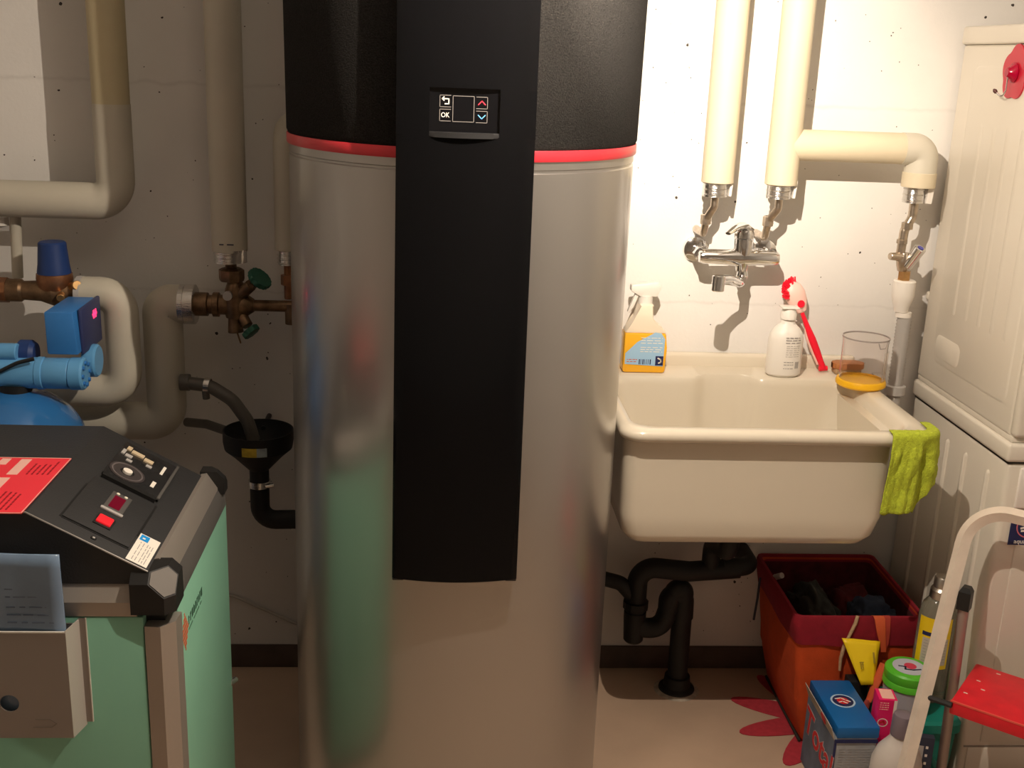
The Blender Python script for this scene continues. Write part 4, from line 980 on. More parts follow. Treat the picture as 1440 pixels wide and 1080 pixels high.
for o_ in (0.028, LW - 0.028):
    cyl('rear_leg', rear(0.0, o_), rear(0.495, o_), 0.0105, M_steel, ld, seg=16)
    p = rear(0.50, o_)
    hull('hinge_clip', [p + w * a * 0.012 + dd * b * 0.012 + Vector((0, 0, c)) for a in (-1, 1) for b in (-1, 1) for c in (-0.022, 0.016)] + [p + w * a * 0.007 + dd * b * 0.008 + Vector((0, 0, 0.026)) for a in (-1, 1) for b in (-1, 1)], M_black, ld)
    cyl('hinge_pin', rail(0.503, 0.0 if o_ < 0.2 else LW), p, 0.0055, M_black, ld, seg=10)
cyl('rear_brace', rear(0.06, 0.028), rear(0.06, LW - 0.028), 0.008, M_steel, ld, seg=12)
def step(z):
    fl = rail(z, 0.05) ; fr = rail(z, LW - 0.05)
    fl.z = fr.z = z
    bm = bmesh.new()
    D = 0.185; T = 0.030
    M = Matrix.Identity(4)
    for i in range(3): M[i][0] = w[i]; M[i][1] = dd[i]; M[i][2] = (0, 0, 1)[i]; M[i][3] = fl[i]
    bm_box(bm, 0, (fr - fl).length, 0, D, -T, 0, 0.004, 2)
    bmesh.ops.transform(bm, matrix=M, verts=bm.verts[:])
    st = finish('step', bm, M_step, ld)
    boxes('paint_chip', [(a, a + 0.008, b, b + 0.0035, 0, 0.0004) for a, b in ((0.012, 0.045), (0.036, 0.080), (0.020, 0.110), (0.045, 0.165))], mat('bare_chip', (0.72, 0.55, 0.45), 0.6), st, M=M)
    boxes('edge_trim', [(0.0, (fr - fl).length, -0.0008, 0.0015, -0.003, 0.0008)], mat('step_edge', (0.80, 0.10, 0.07), 0.35), st, M=M)
    cyl('step_axle', rail(z - 0.008), rail(z - 0.008, 0.055), 0.006, M_black, ld, seg=10)
    cyl('step_axle', rail(z - 0.008, LW - 0.055), rail(z - 0.008, LW), 0.006, M_black, ld, seg=10)
step(0.322)

# ------------------------------------------------------------------ left: insulated pipes on the wall
def clamp(parent, x, y, z, r):
    lathe('pipe_clamp', [(r, -0.01), (r + 0.003, -0.01), (r + 0.003, 0.01), (r, 0.01)], (x, y, z), M_alu, parent)
    cyl('clamp_bolt', (x, y + r, z), (x, WY, z), 0.005, M_alu, parent, seg=10)
pa = root('insulated_pipe', 'grey insulated vertical pipe above the brass valve cross, left of the water heater', 'pipe', (-0.447, 2.43, CEIL))
cyl('insulation', (-0.447, 2.43, 1.075), (-0.447, 2.43, CEIL), 0.0375, M_insulg, pa, seg=48, bev=0.001)
sleeve('end_sleeve', -0.452, 2.43, 1.050, 1.080, 0.029, pa, n=4)
curved_patch('sleeve_flap', (-0.447, 2.43, 0), 0.037, 1, 290, 350, 1.052, 1.080, mat('clear_flap', (0.5, 0.46, 0.42), 0.2, trans=0.6), pa)
boxes('arrow_mark', [(-0.462, -0.453, 2.3913, 2.3925, 1.093, 1.0955), (-0.446, -0.432, 2.3913, 2.3925, 1.093, 1.0955)], M_ink, pa)
pbp = root('insulated_pipe', 'short grey insulated pipe half hidden behind the water heater', 'pipe', (-0.330, 2.45, 1.08))
tube('insulation', [(-0.20, 2.478, 1.345), (-0.327, 2.478, 1.345), (-0.327, 2.45, 1.30), (-0.327, 2.45, 1.078)], 0.027, M_insulg, pbp, rad=0.03, seg=32)
sleeve('end_sleeve', -0.328, 2.45, 1.045, 1.080, 0.0205, pbp, n=4)
cyl('copper_tail', (-0.328, 2.45, 1.048), (-0.328, 2.45, 0.968), 0.008, M_copper, pbp)
lathe('tail_nut', [(0, 0), (0.015, 0), (0.015, 0.022), (0, 0.022)], (-0.328, 2.45, 1.000), M_copper, pbp, seg=6, ang=20)
cyl('wall_stay', (-0.327, 2.45, 1.20), (-0.327, WY, 1.20), 0.006, M_alu, pbp, seg=10)

pcp = root('insulated_pipe', 'thick yellowed insulated pipe turning left through a smooth elbow', 'pipe', (-0.679, 2.43, CEIL))
cyl('insulation', (-0.679, 2.43, 1.372), (-0.679, 2.43, CEIL), 0.0375, M_insuly, pcp, seg=48, bev=0.0005)
tube('elbow_cover', [(-0.679, 2.43, 1.374), (-0.679, 2.43, 1.173), (-1.30, 2.43, 1.173)], 0.0385, M_insulg, pcp, rad=0.045, seg=40, n=14)
cyl('pipe_run', (-1.28, 2.43, 1.173), (X0, 2.43, 1.173), 0.037, M_insulg, pcp, seg=40)
tp_ = root('thin_pipe', 'thin pale vertical pipe below the thick horizontal insulated pipe', 'pipe', (-0.905, 2.46, 1.02))
cyl('tube', (-0.908, 2.46, 0.998), (-0.902, 2.46, 1.134), 0.0115, M_insulg, tp_)
lathe('cap_nut', [(0, 1.112), (0.018, 1.112), (0.018, 1.130), (0, 1.130)], (-0.934, 2.46, 0), M_whitep, tp_, seg=8)
box('stay', -0.934, -0.905, 2.455, 2.465, 1.100, 1.112, M_greylt, tp_)

# brass pressure reducer with blue cap
pr = root('pressure_reducer', 'brass pressure reducing valve with a dark blue adjusting cap', 'valve', (-0.80, 2.38, 0.95))
VY = 2.38
lathe('valve_body', [(0, -0.24), (0.018, -0.24), (0.018, -0.10), (0.024, -0.10), (0.024, -0.07), (0.020, -0.065), (0.022, -0.03), (0.032, 0.0), (0.022, 0.03), (0.020, 0.043), (0, 0.043)], (-0.803, VY, 0.988), M_brass, pr, axis=(1, 0, 0), seg=32)
lathe('bonnet', [(0, 0.985), (0.028, 0.988), (0.034, 1.000), (0.037, 1.016), (0.036, 1.026), (0.030, 1.028), (0, 1.028)], (-0.803, VY, 0), M_copper, pr, seg=32)
lathe('blue_cap', [(0, 1.024), (0.034, 1.024), (0.034, 1.030), (0.0315, 1.046), (0.028, 1.090), (0.025, 1.093), (0, 1.093)], (-0.803, VY, 0), M_dblue, pr, seg=24, ang=20)
cyl('gauge_plug', (-0.785, VY - 0.020, 0.985), (-0.780, VY - 0.042, 0.982), 0.008, M_brassb, pr)
cyl('side_plug', (-0.765, VY - 0.01, 1.00), (-0.748, VY - 0.03, 1.008), 0.010, M_brassb, pr)
lathe('inlet_nut', [(0, 0), (0.027, 0), (0.027, 0.035), (0, 0.035)], (-0.935, VY, 0.988), M_copper, pr, axis=(1, 0, 0), seg=8, ang=20)
cyl('lead_pipe', (-1.04, VY, 0.988), (X0, VY, 0.988), 0.018, M_copper, pr)

pd = root('insulated_pipe', 'cream insulated pipe bent into a C between blue filter and grey riser', 'pipe', (-0.670, VY, 0.77))
tube('insulation', [(-0.752, VY, 0.985), (-0.670, VY, 0.985), (-0.670, VY, 0.772), (-1.25, VY, 0.772)], 0.0355, M_insulg, pd, rad=0.048, seg=40, n=14)
lathe('end_collar', [(0, 0), (0.036, 0), (0.037, 0.012), (0, 0.012)], (-0.757, VY, 0.985), M_greylt, pd, axis=(1, 0, 0))
pe = root('insulated_pipe', 'fat grey insulated riser beside the valve cross with a silver end band', 'pipe', (-0.598, 2.445, 0.69))
tube('insulation', [(-0.556, 2.445, 0.952), (-0.600, 2.445, 0.952), (-0.600, 2.445, 0.682), (-1.30, 2.445, 0.682)], 0.0425, M_insulg, pe, rad=0.040, seg=40, n=14)
lathe('end_band', [(0, 0), (0.043, 0), (0.0435, 0.010), (0.042, 0.011), (0.0435, 0.012), (0.0435, 0.032), (0.040, 0.034), (0, 0.034)], (-0.560, 2.445, 0.952), M_alu, pe, axis=(1, 0, 0))
cyl('riser_stay', (-0.600, 2.445, 0.80), (-0.600, WY, 0.80), 0.006, M_alu, pe, seg=10)

# brass valve cross with two green handwheels
VB = 2.44
vc = root('brass_valve_cross', 'tarnished brass valve cross with two green handwheels', 'valve', (-0.440, VB, 0.9))
lathe('inlet_union', [(0, 0), (0.026, 0), (0.026, 0.028), (0.021, 0.030), (0.021, 0.038), (0.027, 0.040), (0.027, 0.052), (0.022, 0.054), (0.022, 0.085), (0, 0.085)], (-0.528, VB, 0.954), M_brass, vc, axis=(1, 0, 0), seg=20)
lathe('cross_body', [(0, -0.03), (0.022, -0.028), (0.027, 0.0), (0.022, 0.035), (0.016, 0.052), (0, 0.052)], (-0.440, VB, 0.955), M_brass, vc)
lathe('body_side', [(0, 0), (0.025, 0.0), (0.024, 0.035), (0.014, 0.05), (0, 0.05)], (-0.450, VB, 0.954), M_brass, vc, axis=(1, 0, 0))
lathe('top_nut', [(0, 0), (0.026, 0), (0.0275, 0.006), (0.0275, 0.024), (0.020, 0.028), (0, 0.028)], (-0.447, VB, 1.008), M_brass, vc, seg=8, ang=20)
cyl('top_pipe', (-0.447, VB, 1.03), (-0.447, 2.432, 1.0495), 0.012, M_brass, vc)
cyl('outlet_pipe', (-0.405, VB, 0.954), (-0.30, VB, 0.954), 0.0125, M_brass, vc)
lathe('outlet_tee', [(0, 0), (0.016, 0), (0.016, 0.045), (0, 0.045)], (-0.318, VB, 0.915), M_brass, vc, seg=20)
tube('outlet_run', [(-0.305, VB, 0.954), (-0.26, VB, 0.954), (-0.235, VB - 0.07, 0.954)], 0.0125, M_brass, vc, rad=0.03)
cyl('upper_stem', (-0.435, VB - 0.005, 0.972), (-0.402, VB - 0.022, 1.004), 0.013, M_brass, vc)
lathe('gland_nut', [(0, 0), (0.012, 0), (0.012, 0.016), (0, 0.016)], (-0.408, VB - 0.020, 0.998), M_brass, vc, axis=(0.6, -0.2, 0.6), seg=6, ang=20)
def wheel(name, c, ax, r, parent):
    M = axis_matrix(c, ax)
    prof = []
    n = 80
    for i in range(n):
        a = 2 * math.pi * i / n; rr = r * (1 + 0.07 * math.cos(8 * a)); prof.append((rr * math.cos(a), rr * math.sin(a)))
    return prism(name, prof, -0.006, 0.006, M_dkgreen, parent, plane='XY', M=M, bev=0.002)
wheel('handwheel', (-0.382, VB - 0.032, 1.020), (0.60, -0.28, 0.70), 0.026, vc)
cyl('drain_stem', (-0.444, VB, 0.935), (-0.441, VB - 0.004, 0.893), 0.013, M_brass, vc, r2=0.017)
cyl('drain_tail', (-0.440, VB - 0.004, 0.900), (-0.430, VB - 0.01, 0.870), 0.002, M_brass, vc, seg=8)
cyl('lower_stem', (-0.430, VB - 0.004, 0.938), (-0.412, VB - 0.02, 0.912), 0.012, M_brass, vc)
wheel('handwheel', (-0.404, VB - 0.030, 0.902), (0.65, -0.3, -0.70), 0.019, vc)
disc('test_cap', axis_matrix((-0.452, VB - 0.024, 0.980), (0, -1, 0)), 0.010, 0.008, M_greylt, vc)

# ------------------------------------------------------------------ blue water filter
bf = root('water_filter', 'blue water filter with control box, red display and round vessel', 'water filter', (-0.83, 2.2, 0.55))
cbx = prism('control_box', [(-0.763, 0.902), (-0.703, 0.902), (-0.708, 0.988), (-0.764, 0.988)], 2.185, 2.332, M_blue, bf, plane='XZ', bev=0.004)
prism('box_cover', [(2.206, 0.898), (2.330, 0.898), (2.330, 0.992), (2.206, 0.990)], -0.7055, -0.6975, mat('box_side_blue', (0.035, 0.045, 0.13), 0.5), bf, plane='YZ', bev=0.003)
boxes('display_digits', [(-0.6978, -0.6968, 2.276 + 0.013 * k, 2.284 + 0.013 * k, 0.955, 0.972) for k in range(2)] + [(-0.6978, -0.6968, 2.272, 2.30, 0.961, 0.966)], M_led, bf)
lathe('filter_body', [(0, 0), (0.031, 0), (0.031, 0.20), (0.0325, 0.202), (0.0325, 0.213), (0.030, 0.215), (0.031, 0.217), (0.031, 0.262), (0.0295, 0.264), (0.0325, 0.266), (0.0325, 0.288), (0.029, 0.292), (0, 0.292)], (-0.985, 2.19, 0.863), M_lblue, bf, axis=(1, 0, 0), seg=40)
for k in range(8):
    a = math.pi * 2 * k / 8
    cyl('cover_bolt', (-0.694, 2.19 + 0.022 * math.cos(a), 0.863 + 0.022 * math.sin(a)), (-0.689, 2.19 + 0.022 * math.cos(a), 0.863 + 0.022 * math.sin(a)), 0.0042, M_blue, bf, seg=8)
lathe('rear_cover', [(0, 0), (0.034, 0), (0.034, 0.022), (0.030, 0.026), (0, 0.026)], (-0.712, 2.258, 0.872), M_lblue, bf, axis=(1, 0, 0), seg=32)
lathe('neck', [(0.036, 0.76), (0.030, 0.80), (0.030, 0.84), (0, 0.84)], (-0.83, 2.19, 0), M_drain, bf)
lathe('round_vessel', [(0, 0.56)] + [(0.135 * math.sin(math.pi * i / 24), 0.695 - 0.135 * math.cos(math.pi * i / 24)) for i in range(1, 24)] + [(0, 0.83)], (-0.835, 2.19, 0), M_vblue, bf, seg=56)
cyl('vessel_stand', (-0.835, 2.19, 0.0), (-0.835, 2.19, 0.60), 0.05, M_vblue, bf)
tube('cross_yoke', [(-0.99, 2.185, 0.925), (-0.86, 2.185, 0.925)], 0.012, M_lblue, bf, seg=8)
lathe('selector_cap', [(0, 0), (0.024, 0), (0.028, 0.004), (0.028, 0.026), (0.022, 0.034), (0, 0.034)], (-0.828, 2.215, 0.895), M_dblue, bf, axis=(1, 0, 0), seg=24)
cyl('selector_stub', (-0.855, 2.19, 0.905), (-0.820, 2.19, 0.905), 0.017, M_lblue, bf)
box('yoke_post', -0.905, -0.892, 2.178, 2.192, 0.888, 0.925, M_lblue, bf, bev=0.002)
box('yoke_post', -0.880, -0.870, 2.178, 2.192, 0.888, 0.925, M_lblue, bf, bev=0.002)
prism('support_arm', [(-0.880, 0.74), (-0.862, 0.745), (-0.838, 0.842), (-0.850, 0.850), (-0.895, 0.80), (-0.92, 0.74)], 2.020, 2.052, M_lblue, bf, plane='XZ', bev=0.003)
tube('signal_cable', [(-0.92, 2.150, 0.870), (-0.85, 2.152, 0.872), (-0.81, 2.153, 0.893), (-0.78, 2.16, 0.90)], 0.004, M_black, bf, rad=0.05, seg=8)

# ------------------------------------------------------------------ funnel drain and hose
FNX, FNY = -0.390, 2.385
fn = root('drain_funnel', 'black plastic funnel drain with yellow and grey label beside the water heater', 'funnel', (FNX, FNY, 0.45))
lathe('funnel_cup', [(0.019, 0.555), (0.0195, 0.590), (0.055, 0.628), (0.074, 0.645), (0.077, 0.662), (0.077, 0.686), (0.074, 0.686), (0.072, 0.664), (0.052, 0.634), (0.017, 0.598), (0.0165, 0.555)], (FNX, FNY, 0), M_drain, fn, seg=48)
tube('outlet_bend', [(FNX, FNY, 0.592), (FNX, FNY, 0.470), (-0.16, FNY + 0.02, 0.468)], 0.0215, M_drain, fn, rad=0.035, seg=24)
lathe('hose_clip', [(0.0215, 0.552), (0.0245, 0.552), (0.0245, 0.567), (0.0215, 0.567)], (FNX, FNY, 0), M_alu, fn)
cyl('clip_screw', (FNX + 0.016, FNY - 0.022, 0.560), (FNX + 0.034, FNY - 0.018, 0.562), 0.005, M_alu, fn)
curved_patch('yellow_label', (FNX, FNY, 0), 0.0775, 1, 252, 276, 0.648, 0.668, mat('label_mustard', (0.50, 0.36, 0.04), 0.5, var=0.3, scale=70), fn, r2=0.0775)
curved_patch('grey_label', (FNX, FNY, 0), 0.0775, 1, 276, 292, 0.648, 0.668, mat('label_bluegrey', (0.30, 0.36, 0.38), 0.5, var=0.3, scale=70), fn)
cyl('wall_stay', (FNX, FNY + 0.07, 0.665), (FNX, WY, 0.665), 0.006, M_black, fn, seg=10)
hs = root('drain_hose', 'dark grey bent hose dropping into the black funnel', 'hose', (-0.53, 2.42, 0.77))
tube('hose', [(-0.556, 2.41, 0.784), (-0.495, 2.40, 0.780), (-0.445, 2.39, 0.752), (-0.412, FNY, 0.705), (-0.400, FNY, 0.660)], 0.0145, M_hose, hs, rad=0.06, seg=20)
lathe('hose_clip', [(0.0145, -0.006), (0.0165, -0.006), (0.0165, 0.006), (0.0145, 0.006)], (-0.500, 2.401, 0.7815), M_alu, hs, axis=(0.95, -0.1, -0.12))
cyl('drain_tap', (-0.505, 2.40, 0.775), (-0.503, 2.40, 0.750), 0.008, M_hose, hs)
lathe('hose_flange', [(0, 0), (0.0185, 0), (0.0185, 0.02), (0, 0.02)], (-0.560, 2.41, 0.784), M_hose, hs, axis=(1, 0, 0))
tp2 = tag(tube('waste_pipe', [(-0.575, 2.52, 0.655), (-0.52, 2.47, 0.668), (-0.462, 2.43, 0.664)], 0.0105, M_hose, None, rad=0.03), 'thin dark pipe running from the grey riser to the funnel', 'pipe')
recenter(tp2)
cb = tag(tube('wall_cable', [(-0.60, WY - 0.008, 0.205), (-0.49, WY - 0.006, 0.200), (-0.40, WY - 0.006, 0.155), (-0.33, WY - 0.006, 0.120), (-0.20, WY - 0.006, 0.110)], 0.004, M_cable, None, rad=0.08, seg=8), 'thin white cable sagging along the bottom of the back wall', 'cable')
recenter(cb)

# ------------------------------------------------------------------ boiler with black hood
BXR, BYF, BYB = -0.378, 1.500, 1.935
bl = root('heating_boiler', 'mint green heating boiler with sloped black control hood and aluminium frame', 'boiler', (-0.70, 1.72, 0))
BXL = -1.03
box('core', BXL + 0.02, BXR - 0.012, BYF + 0.014, BYB - 0.01, 0.03, 0.745, M_black, bl)
box('front_panel', BXL + 0.04, -0.417, BYF - 0.004, BYF + 0.016, 0.06, 0.699, M_mint, bl, bev=0.002)
box('side_panel', BXR - 0.014, BXR, 1.543, BYB, 0.05, 0.701, M_mint, bl, bev=0.002)
prism('corner_profile', [(-0.415, 1.494), (-0.392, 1.492), (-0.374, 1.512), (-0.372, 1.541), (-0.415, 1.541)], 0.0, 0.685, M_prof, bl, plane='XY')
prism('front_profile', [(1.535, 0.701), (1.494, 0.701), (1.492, 0.724), (1.512, 0.756), (1.535, 0.760)], BXL, -0.425, M_prof, bl, plane='YZ')
prism('top_profile', [(-0.412, 0.735), (-0.412, 0.768), (-0.402, 0.770), (-0.384, 0.742), (-0.384, 0.715)], 1.545, 1.905, M_prof, bl, plane='XZ')
prism('top_edge_strip', [(-0.386, 0.702), (-0.386, 0.742), (-0.3755, 0.722), (-0.3745, 0.702)], 1.545, 1.915, M_profd, bl, plane='XZ')
def facet_corner(o, sx, sy, sz, s, e, L):
    def g(a, b, c): return Vector((o[0] + sx * a, o[1] + sy * b, o[2] + sz * c))
    ps = []
    import itertools
    for pr_ in set(itertools.permutations((s - e, e, 0.0))): ps.append(g(*pr_))
    for a, b in ((e, 0.0), (0.0, e)): ps += [g(L, a, b), g(a, L, b), g(a, b, L)]
    ps += [g(L, L, 0), g(L, 0, L), g(0, L, L), g(L, L, L)]
    return ps, [g(*q) for q in ((s - e, e, 0), (e, s - e, 0), (0, s - e, e), (0, e, s - e), (e, 0, s - e), (s - e, 0, e))]
ps, hexa = facet_corner((-0.370, 1.489, 0.768), -1, 1, -1, 0.050, 0.014, 0.062)
hull('corner_joint', [Vector(p) for p in ps if True], M_black, bl)
nrm = Vector((1, -1, 1)).normalized(); cen = sum(hexa, Vector()) / 6
bm = bmesh.new()
A = [bm.verts.new(cen + (h - cen) * 0.90 - nrm * 0.001) for h in hexa]; B = [bm.verts.new(cen + (h - cen) * 0.90 + nrm * 0.0012) for h in hexa]
bm.faces.new(A[::-1]); bm.faces.new(B)
for i in range(6): bm.faces.new((A[i], A[(i + 1) % 6], B[(i + 1) % 6], B[i]))
finish('corner_badge', bm, mat('badge_grey', (0.16, 0.145, 0.13), 0.5), bl, ang=10)
ps2, _ = facet_corner((-0.372, 1.937, 0.772), -1, -1, -1, 0.040, 0.013, 0.042)
hull('rear_corner_joint', ps2, M_black, bl)
P0 = Vector((-0.572, 0, 0.858)); P1 = Vector((-0.408, 0, 0.768))
hood = prism('control_hood', [(BXL, 0.748), (BXL, 0.858), (P0.x, 0.858), (P1.x, 0.768), (P1.x, 0.748)], 1.503, 1.886, M_hood, bl, plane='XZ', bev=0.0015, ang=20)
tube('hood_lip', [(BXL, 1.5022, 0.8585), (P0.x, 1.5022, 0.8585), (P1.x, 1.5022, 0.7685)], 0.0014, mat('lip_bright', (0.42, 0.40, 0.37), 0.35, metal=0.7), hood, seg=8)
# coordinates on the slope: x = down the slope (s), y = towards the wall
su = (P1 - P0).normalized()
MSl = frame((P0.x, 0, P0.z), su, (0, 1, 0))       # z = outward normal
def slope(lst, name, m, parent, lift=0.0, bev=0.0): return boxes(name, lst, m, parent, M=MSl @ Matrix.Translation((0, 0, lift)), bev=bev)
con = slope([(0.042, 0.146, 1.539, 1.699, 0, 0.0022)], 'control_plate', M_hood, hood, bev=0.0006)
slope([(0.0385, 0.0420, 1.537, 1.665, 0, 0.0006), (0.0420, 0.148, 1.535, 1.5385, 0, 0.0006), (0.1465, 0.1500, 1.585, 1.700, 0, 0.0006)], 'plate_groove', M_drain, hood)
dsp = slope([(0.080, 0.112, 1.614, 1.676, 0.002, 0.0040)], 'display_frame', M_profd, con, bev=0.0008)
slope([(0.0865, 0.1045, 1.622, 1.664, 0.0040, 0.0046)], 'red_display', M_redscr, con)
slope([(0.078, 0.114, 1.607, 1.6135, 0.002, 0.006)], 'display_sill', M_greylt, con, bev=0.001)
for s_ in (0.089, 0.102):
    disc('indicator_lamp', MSl @ Matrix.Translation((s_, 1.671, 0.0040)), 0.0028, 0.0012, M_dot, con, seg=16)
slope([(0.082, 0.110, 1.558, 1.590, 0.002, 0.004)], 'switch_frame', M_drain, con, bev=0.0006)
slope([(0.0845, 0.1075, 1.562, 1.586, 0.003, 0.0075)], 'power_switch', M_redlit, con, bev=0.002)
disc('screw', MSl @ Matrix.Translation((0.097, 1.521, 0)), 0.0045, 0.0012, M_drain, hood, seg=16)
disc('screw_head', MSl @ Matrix.Translation((0.097, 1.521, 0.0012)), 0.002, 0.0006, M_greylt, hood, seg=12)
win = slope([(0.048, 0.146, 1.716, 1.858, 0, 0.006)], 'timer_window', mat('window_dark', (0.02, 0.02, 0.021), 0.15), hood, bev=0.001)
slope([(0.050, 0.142, 1.706, 1.7165, 0, 0.0065)], 'window_handle', M_drain, hood)
slope([(0.1415, 0.1465, 1.712, 1.858, 0.004, 0.0085)], 'window_edge', M_profd, hood, bev=0.001)
dl = ring_band('timer_dial', MSl @ Matrix.Translation((0.080, 1.750, 0.006)), 0.012, 0.030, 0.0012, mat('dial_dark', (0.05, 0.042, 0.042), 0.45), win)
ring_band('dial_scale', MSl @ Matrix.Translation((0.080, 1.750, 0.0072)), 0.024, 0.0265, 0.0004, mat('dial_scale', (0.14, 0.12, 0.12), 0.45), win)
disc('dial_knob', MSl @ Matrix.Translation((0.080, 1.750, 0.006)), 0.008, 0.004, M_paperw, win, seg=20)
for nm_, b_, m_ in (('pin_strip', (0.066, 0.088, 1.822, 1.834, 0.006, 0.0085), M_toffee), ('pin_strip', (0.090, 0.106, 1.816, 1.828, 0.006, 0.0085), M_toffee), ('pin_strip', (0.056, 0.064, 1.828, 1.842, 0.006, 0.008), M_toffee),
                    ('timer_lever', (0.060, 0.072, 1.802, 1.812, 0.006, 0.008), M_greylt), ('timer_lever', (0.052, 0.058, 1.806, 1.824, 0.006, 0.008), M_greylt), ('timer_lever', (0.066, 0.076, 1.788, 1.796, 0.006, 0.0075), M_greylt), ('timer_lever', (0.098, 0.108, 1.802, 1.810, 0.006, 0.0075), M_greylt)):
    slope([b_], nm_, m_, win)
slope([(0.1240, 0.1290, 1.800, 1.834, 0.006, 0.0066), (0.122, 0.1285, 1.742, 1.764, 0.006, 0.0066)], 'window_print', M_paperw, win)
st_ = slope([(0.150, 0.1825, 1.5085, 1.5965, 0.0004, 0.0010)], 'service_sticker', M_paperw, hood)
slope([(0.1525, 0.1660, 1.577, 1.594, 0.0010, 0.0014)], 'sticker_logo', M_cyan, st_)
slope([(0.1560, 0.1605, 1.582, 1.586, 0.0014, 0.0016)], 'logo_gap', M_paperw, st_)
rnd = random.Random(11); ln = []
for s_ in (0.157, 0.162, 0.168, 0.172, 0.176):
    y = 1.514
    while y < 1.570:
        e = min(1.572, y + rnd.uniform(0.006, 0.018)); ln.append((s_, s_ + 0.0011, y, e, 0.0010, 0.0013)); y = e + 0.004
slope(ln, 'sticker_text', M_inkg, st_)
# logo on the green side panel
MG = frame((BXR, 1.560, 0.66), (0, 1, 0), (0, 0, 1))
dots = []
for i in range(-4, 5):
    for j in range(-4, 5):
        if abs(i) + abs(j) <= 4 + (i * j == 0) * 0: dots.append((0.021 + i * 0.0052 - 0.0019, 0.021 + i * 0.0052 + 0.0019, -0.031 + j * 0.0072 - 0.0026, -0.031 + j * 0.0072 + 0.0026, 0, 0.0005))
logo = boxes('sun_logo', dots, M_orangep, bl, M=MG)
rnd = random.Random(5); ltr = []; y = 0.046
while y < 0.150:
    wd = rnd.uniform(0.006, 0.010); ltr.append((y, y + wd * 0.42, -0.032, -0.018, 0, 0.0005)); ltr.append((y + wd * .42, y + wd * 0.85, -0.032 + rnd.choice((0, 0.005, 0.009)), -0.018 - rnd.choice((0, 0.004)), 0, 0.0005)); y += wd + 0.0035
boxes('logo_lettering', ltr, mat('logo_green_black', (0.015, 0.07, 0.04), 0.5), bl, M=MG)
rows('logo_subline', MG, 0.046, 0.140, [-0.040], 0.003, mat('logo_subgreen', (0.05, 0.16, 0.09), 0.5), bl, t=0.0005, seed=2)
cyl('side_latch', (BXR - 0.004, BYB - 0.01, 0.33), (BXR + 0.006, BYB + 0.006, 0.33), 0.006, M_alu, bl)

# red notice on the hood
rp = root('red_notice', 'red printed notice sheet lying flat on top of the black boiler hood', 'notice', (-0.68, 1.6, 0.8595))
sh = box('sheet', -0.80, -0.574, 1.492, 1.715, 0.8600, 0.8612, M_paperred, rp)
MN = frame((-0.574, 1.492, 0.8612), (1, 0, 0), (0, 1, 0))
boxes('sheet_edge', [(-0.0012, 0.0, 0, 0.223, 0, 0.0003), (-0.226, 0, 0, 0.0018, 0, 0.0003), (-0.226, 0, 0.2212, 0.223, 0, 0.0003)], M_printpk, sh, M=MN)
def nblk(x0, x1, y0, y1): return (x0, x1, y0, y1, 0, 0.0004)
boxes('white_lettering', [nblk(-0.074, -0.058, 0.148, 0.215), nblk(-0.080, -0.063, 0.065, 0.135), nblk(-0.104, -0.090, 0.190, 0.217), nblk(-0.118, -0.108, 0.120, 0.170), nblk(-0.135, -0.122, 0.05, 0.12), nblk(-0.150, -0.138, 0.02, 0.09)], M_printpk, sh, M=MN)
dk = mat('dark_red_print', (0.30, 0.004, 0.012), 0.6)
rnd = random.Random(13)
for bx0, by0, n_, m_ in ((-0.046, 0.150, 5, 5), (-0.050, 0.012, 4, 7)):
    pts_ = []
    for i in range(n_):
        y = by0
        for j in range(m_):
            L_ = rnd.uniform(0.004, 0.010); pts_.append(nblk(bx0 + i * 0.0078, bx0 + i * 0.0078 + 0.0026, y, y + L_)); y += L_ + 0.0025
    boxes('small_print', pts_, dk, sh, M=MN)
# document holder on the boiler front
dh = root('document_holder', 'grey sheet metal document holder with a round hole on the boiler front', 'holder', (-0.60, 1.47, 0.523))
def holder_front():
    bm = bmesh.new()
    hx, hz, r = -0.602, 0.580, 0.0135
    x0, x1, z0, z1 = -0.80, -0.516, 0.523, 0.693
    n = 48; inner = []; outer = []
    for i in range(n):
        a = 2 * math.pi * (i + 0.5) / n; c, s = math.cos(a), math.sin(a)
        inner.append(bm.verts.new((hx + r * c, 0, hz + r * s)))
        t = min(((x1 - hx) / c if c > 0 else (x0 - hx) / c) if abs(c) > 1e-9 else 9, ((z1 - hz) / s if s > 0 else (z0 - hz) / s) if abs(s) > 1e-9 else 9)
        outer.append(bm.verts.new((hx + t * c, 0, hz + t * s)))
    for i in range(n):
        j = (i + 1) % n; bm.faces.new((inner[i], inner[j], outer[j], outer[i]))
    # square the corners
    for cx, cz in ((x0, z0), (x1, z0), (x1, z1), (x0, z1)):
        v = min(outer, key=lambda q: (q.co.x - cx) ** 2 + (q.co.z - cz) ** 2); v.co.x = cx; v.co.z = cz
    ext = bmesh.ops.extrude_face_region(bm, geom=bm.faces[:])
    for g in ext['geom']:
        if isinstance(g, bmesh.types.BMVert): g.co.y += 0.002
    bmesh.ops.translate(bm, verts=bm.verts[:], vec=(0, 1.4595, 0))
    return bm
finish('front_plate', holder_front(), M_holder, dh, ang=30)
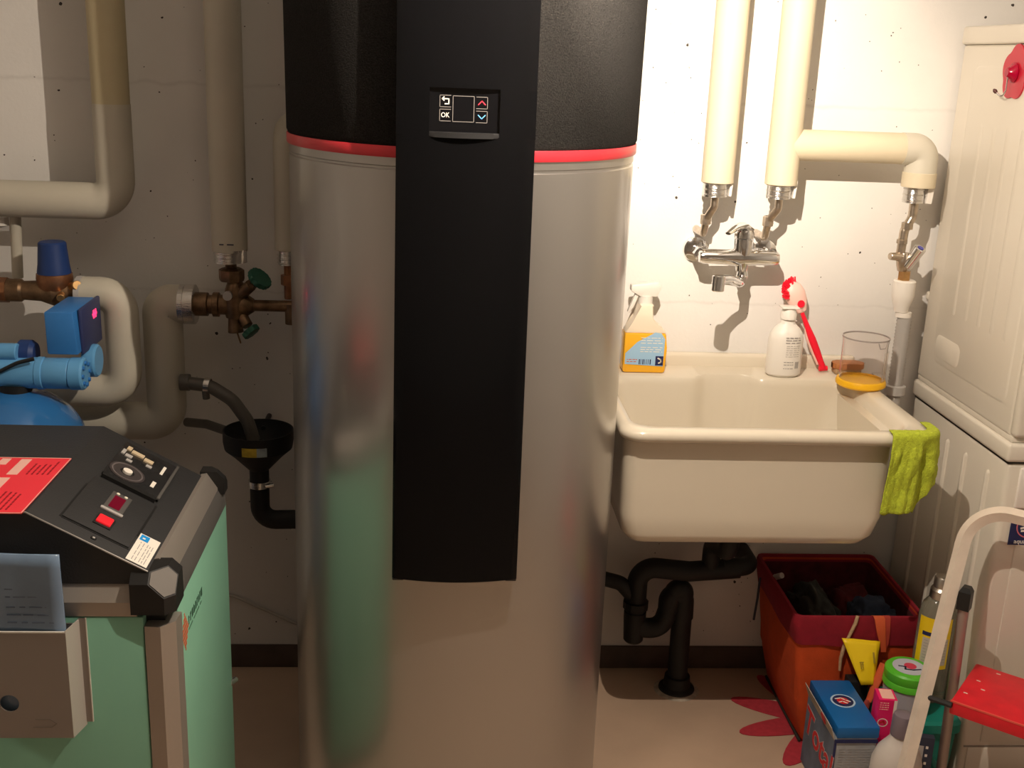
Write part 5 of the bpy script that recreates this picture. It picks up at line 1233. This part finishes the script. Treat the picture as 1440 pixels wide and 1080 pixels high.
prism('side_fold', [(-0.5165, 1.4597), (-0.5155, 1.4595), (-0.5065, 1.4950), (-0.509, 1.4950)], 0.523, 0.696, mat('fold_light', (0.52, 0.48, 0.44), 0.45, metal=0.3), dh, plane='XY')
box('side_flange', -0.508, -0.497, 1.4935, 1.4955, 0.528, 0.698, M_holder, dh)
box('back_plate', -0.80, -0.508, 1.4935, 1.4955, 0.523, 0.690, M_holder, dh)
box('bottom_plate', -0.80, -0.515, 1.4605, 1.4945, 0.523, 0.525, M_holder, dh)
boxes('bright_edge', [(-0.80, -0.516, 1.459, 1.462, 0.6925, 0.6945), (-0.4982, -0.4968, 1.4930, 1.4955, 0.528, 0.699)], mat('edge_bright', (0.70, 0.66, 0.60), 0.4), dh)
MH = frame((-0.575, 1.4594, 0.535), (1, 0, 0), (0, 0, 1))
stroke('stamped_mark', [(0.004, 0.006), (0.030, 0.006), (0.037, 0.012), (0.028, 0.019), (0.008, 0.019)], 0.0012, mat('stamp_grey', (0.24, 0.22, 0.20), 0.45, metal=0.4), dh, MH)
dc = root('document_sleeve', 'bluish plastic sleeve of papers standing in the metal holder', 'papers', (-0.6, 1.475, 0.5255))
bm = bmesh.new(); n = 14; g0 = []
for i in range(n + 1):
    for_ = []
    for j in range(n + 1):
        u, v = i / n, j / n; x = -0.77 + (-0.517 + 0.77) * u; z = 0.5265 + (0.812 - 0.5265) * v
        y = 1.473 + 0.004 * math.sin(u * 5) * v + 0.003 * noise.noise((u * 4, v * 4, 0)) - 0.004 * v * v
        for_.append(bm.verts.new((x, y, z)))
    g0.append(for_)
for i in range(n):
    for j in range(n): bm.faces.new((g0[i][j], g0[i + 1][j], g0[i + 1][j + 1], g0[i][j + 1]))
slv = finish('sleeve', bm, M_sleeve, dc, ang=70); slv.modifiers.new('t', 'SOLIDIFY').thickness = 0.004
MSv = frame((-0.60, 1.4655, 0.70), (1, 0, 0), (0, 0, 1))
rows('handwriting', MSv, 0.004, 0.070, [0.058, 0.046, 0.030, 0.018, 0.006], 0.0014, mat('faint_ink', (0.10, 0.14, 0.22), 0.5), slv, seed=17, t=0.0008)
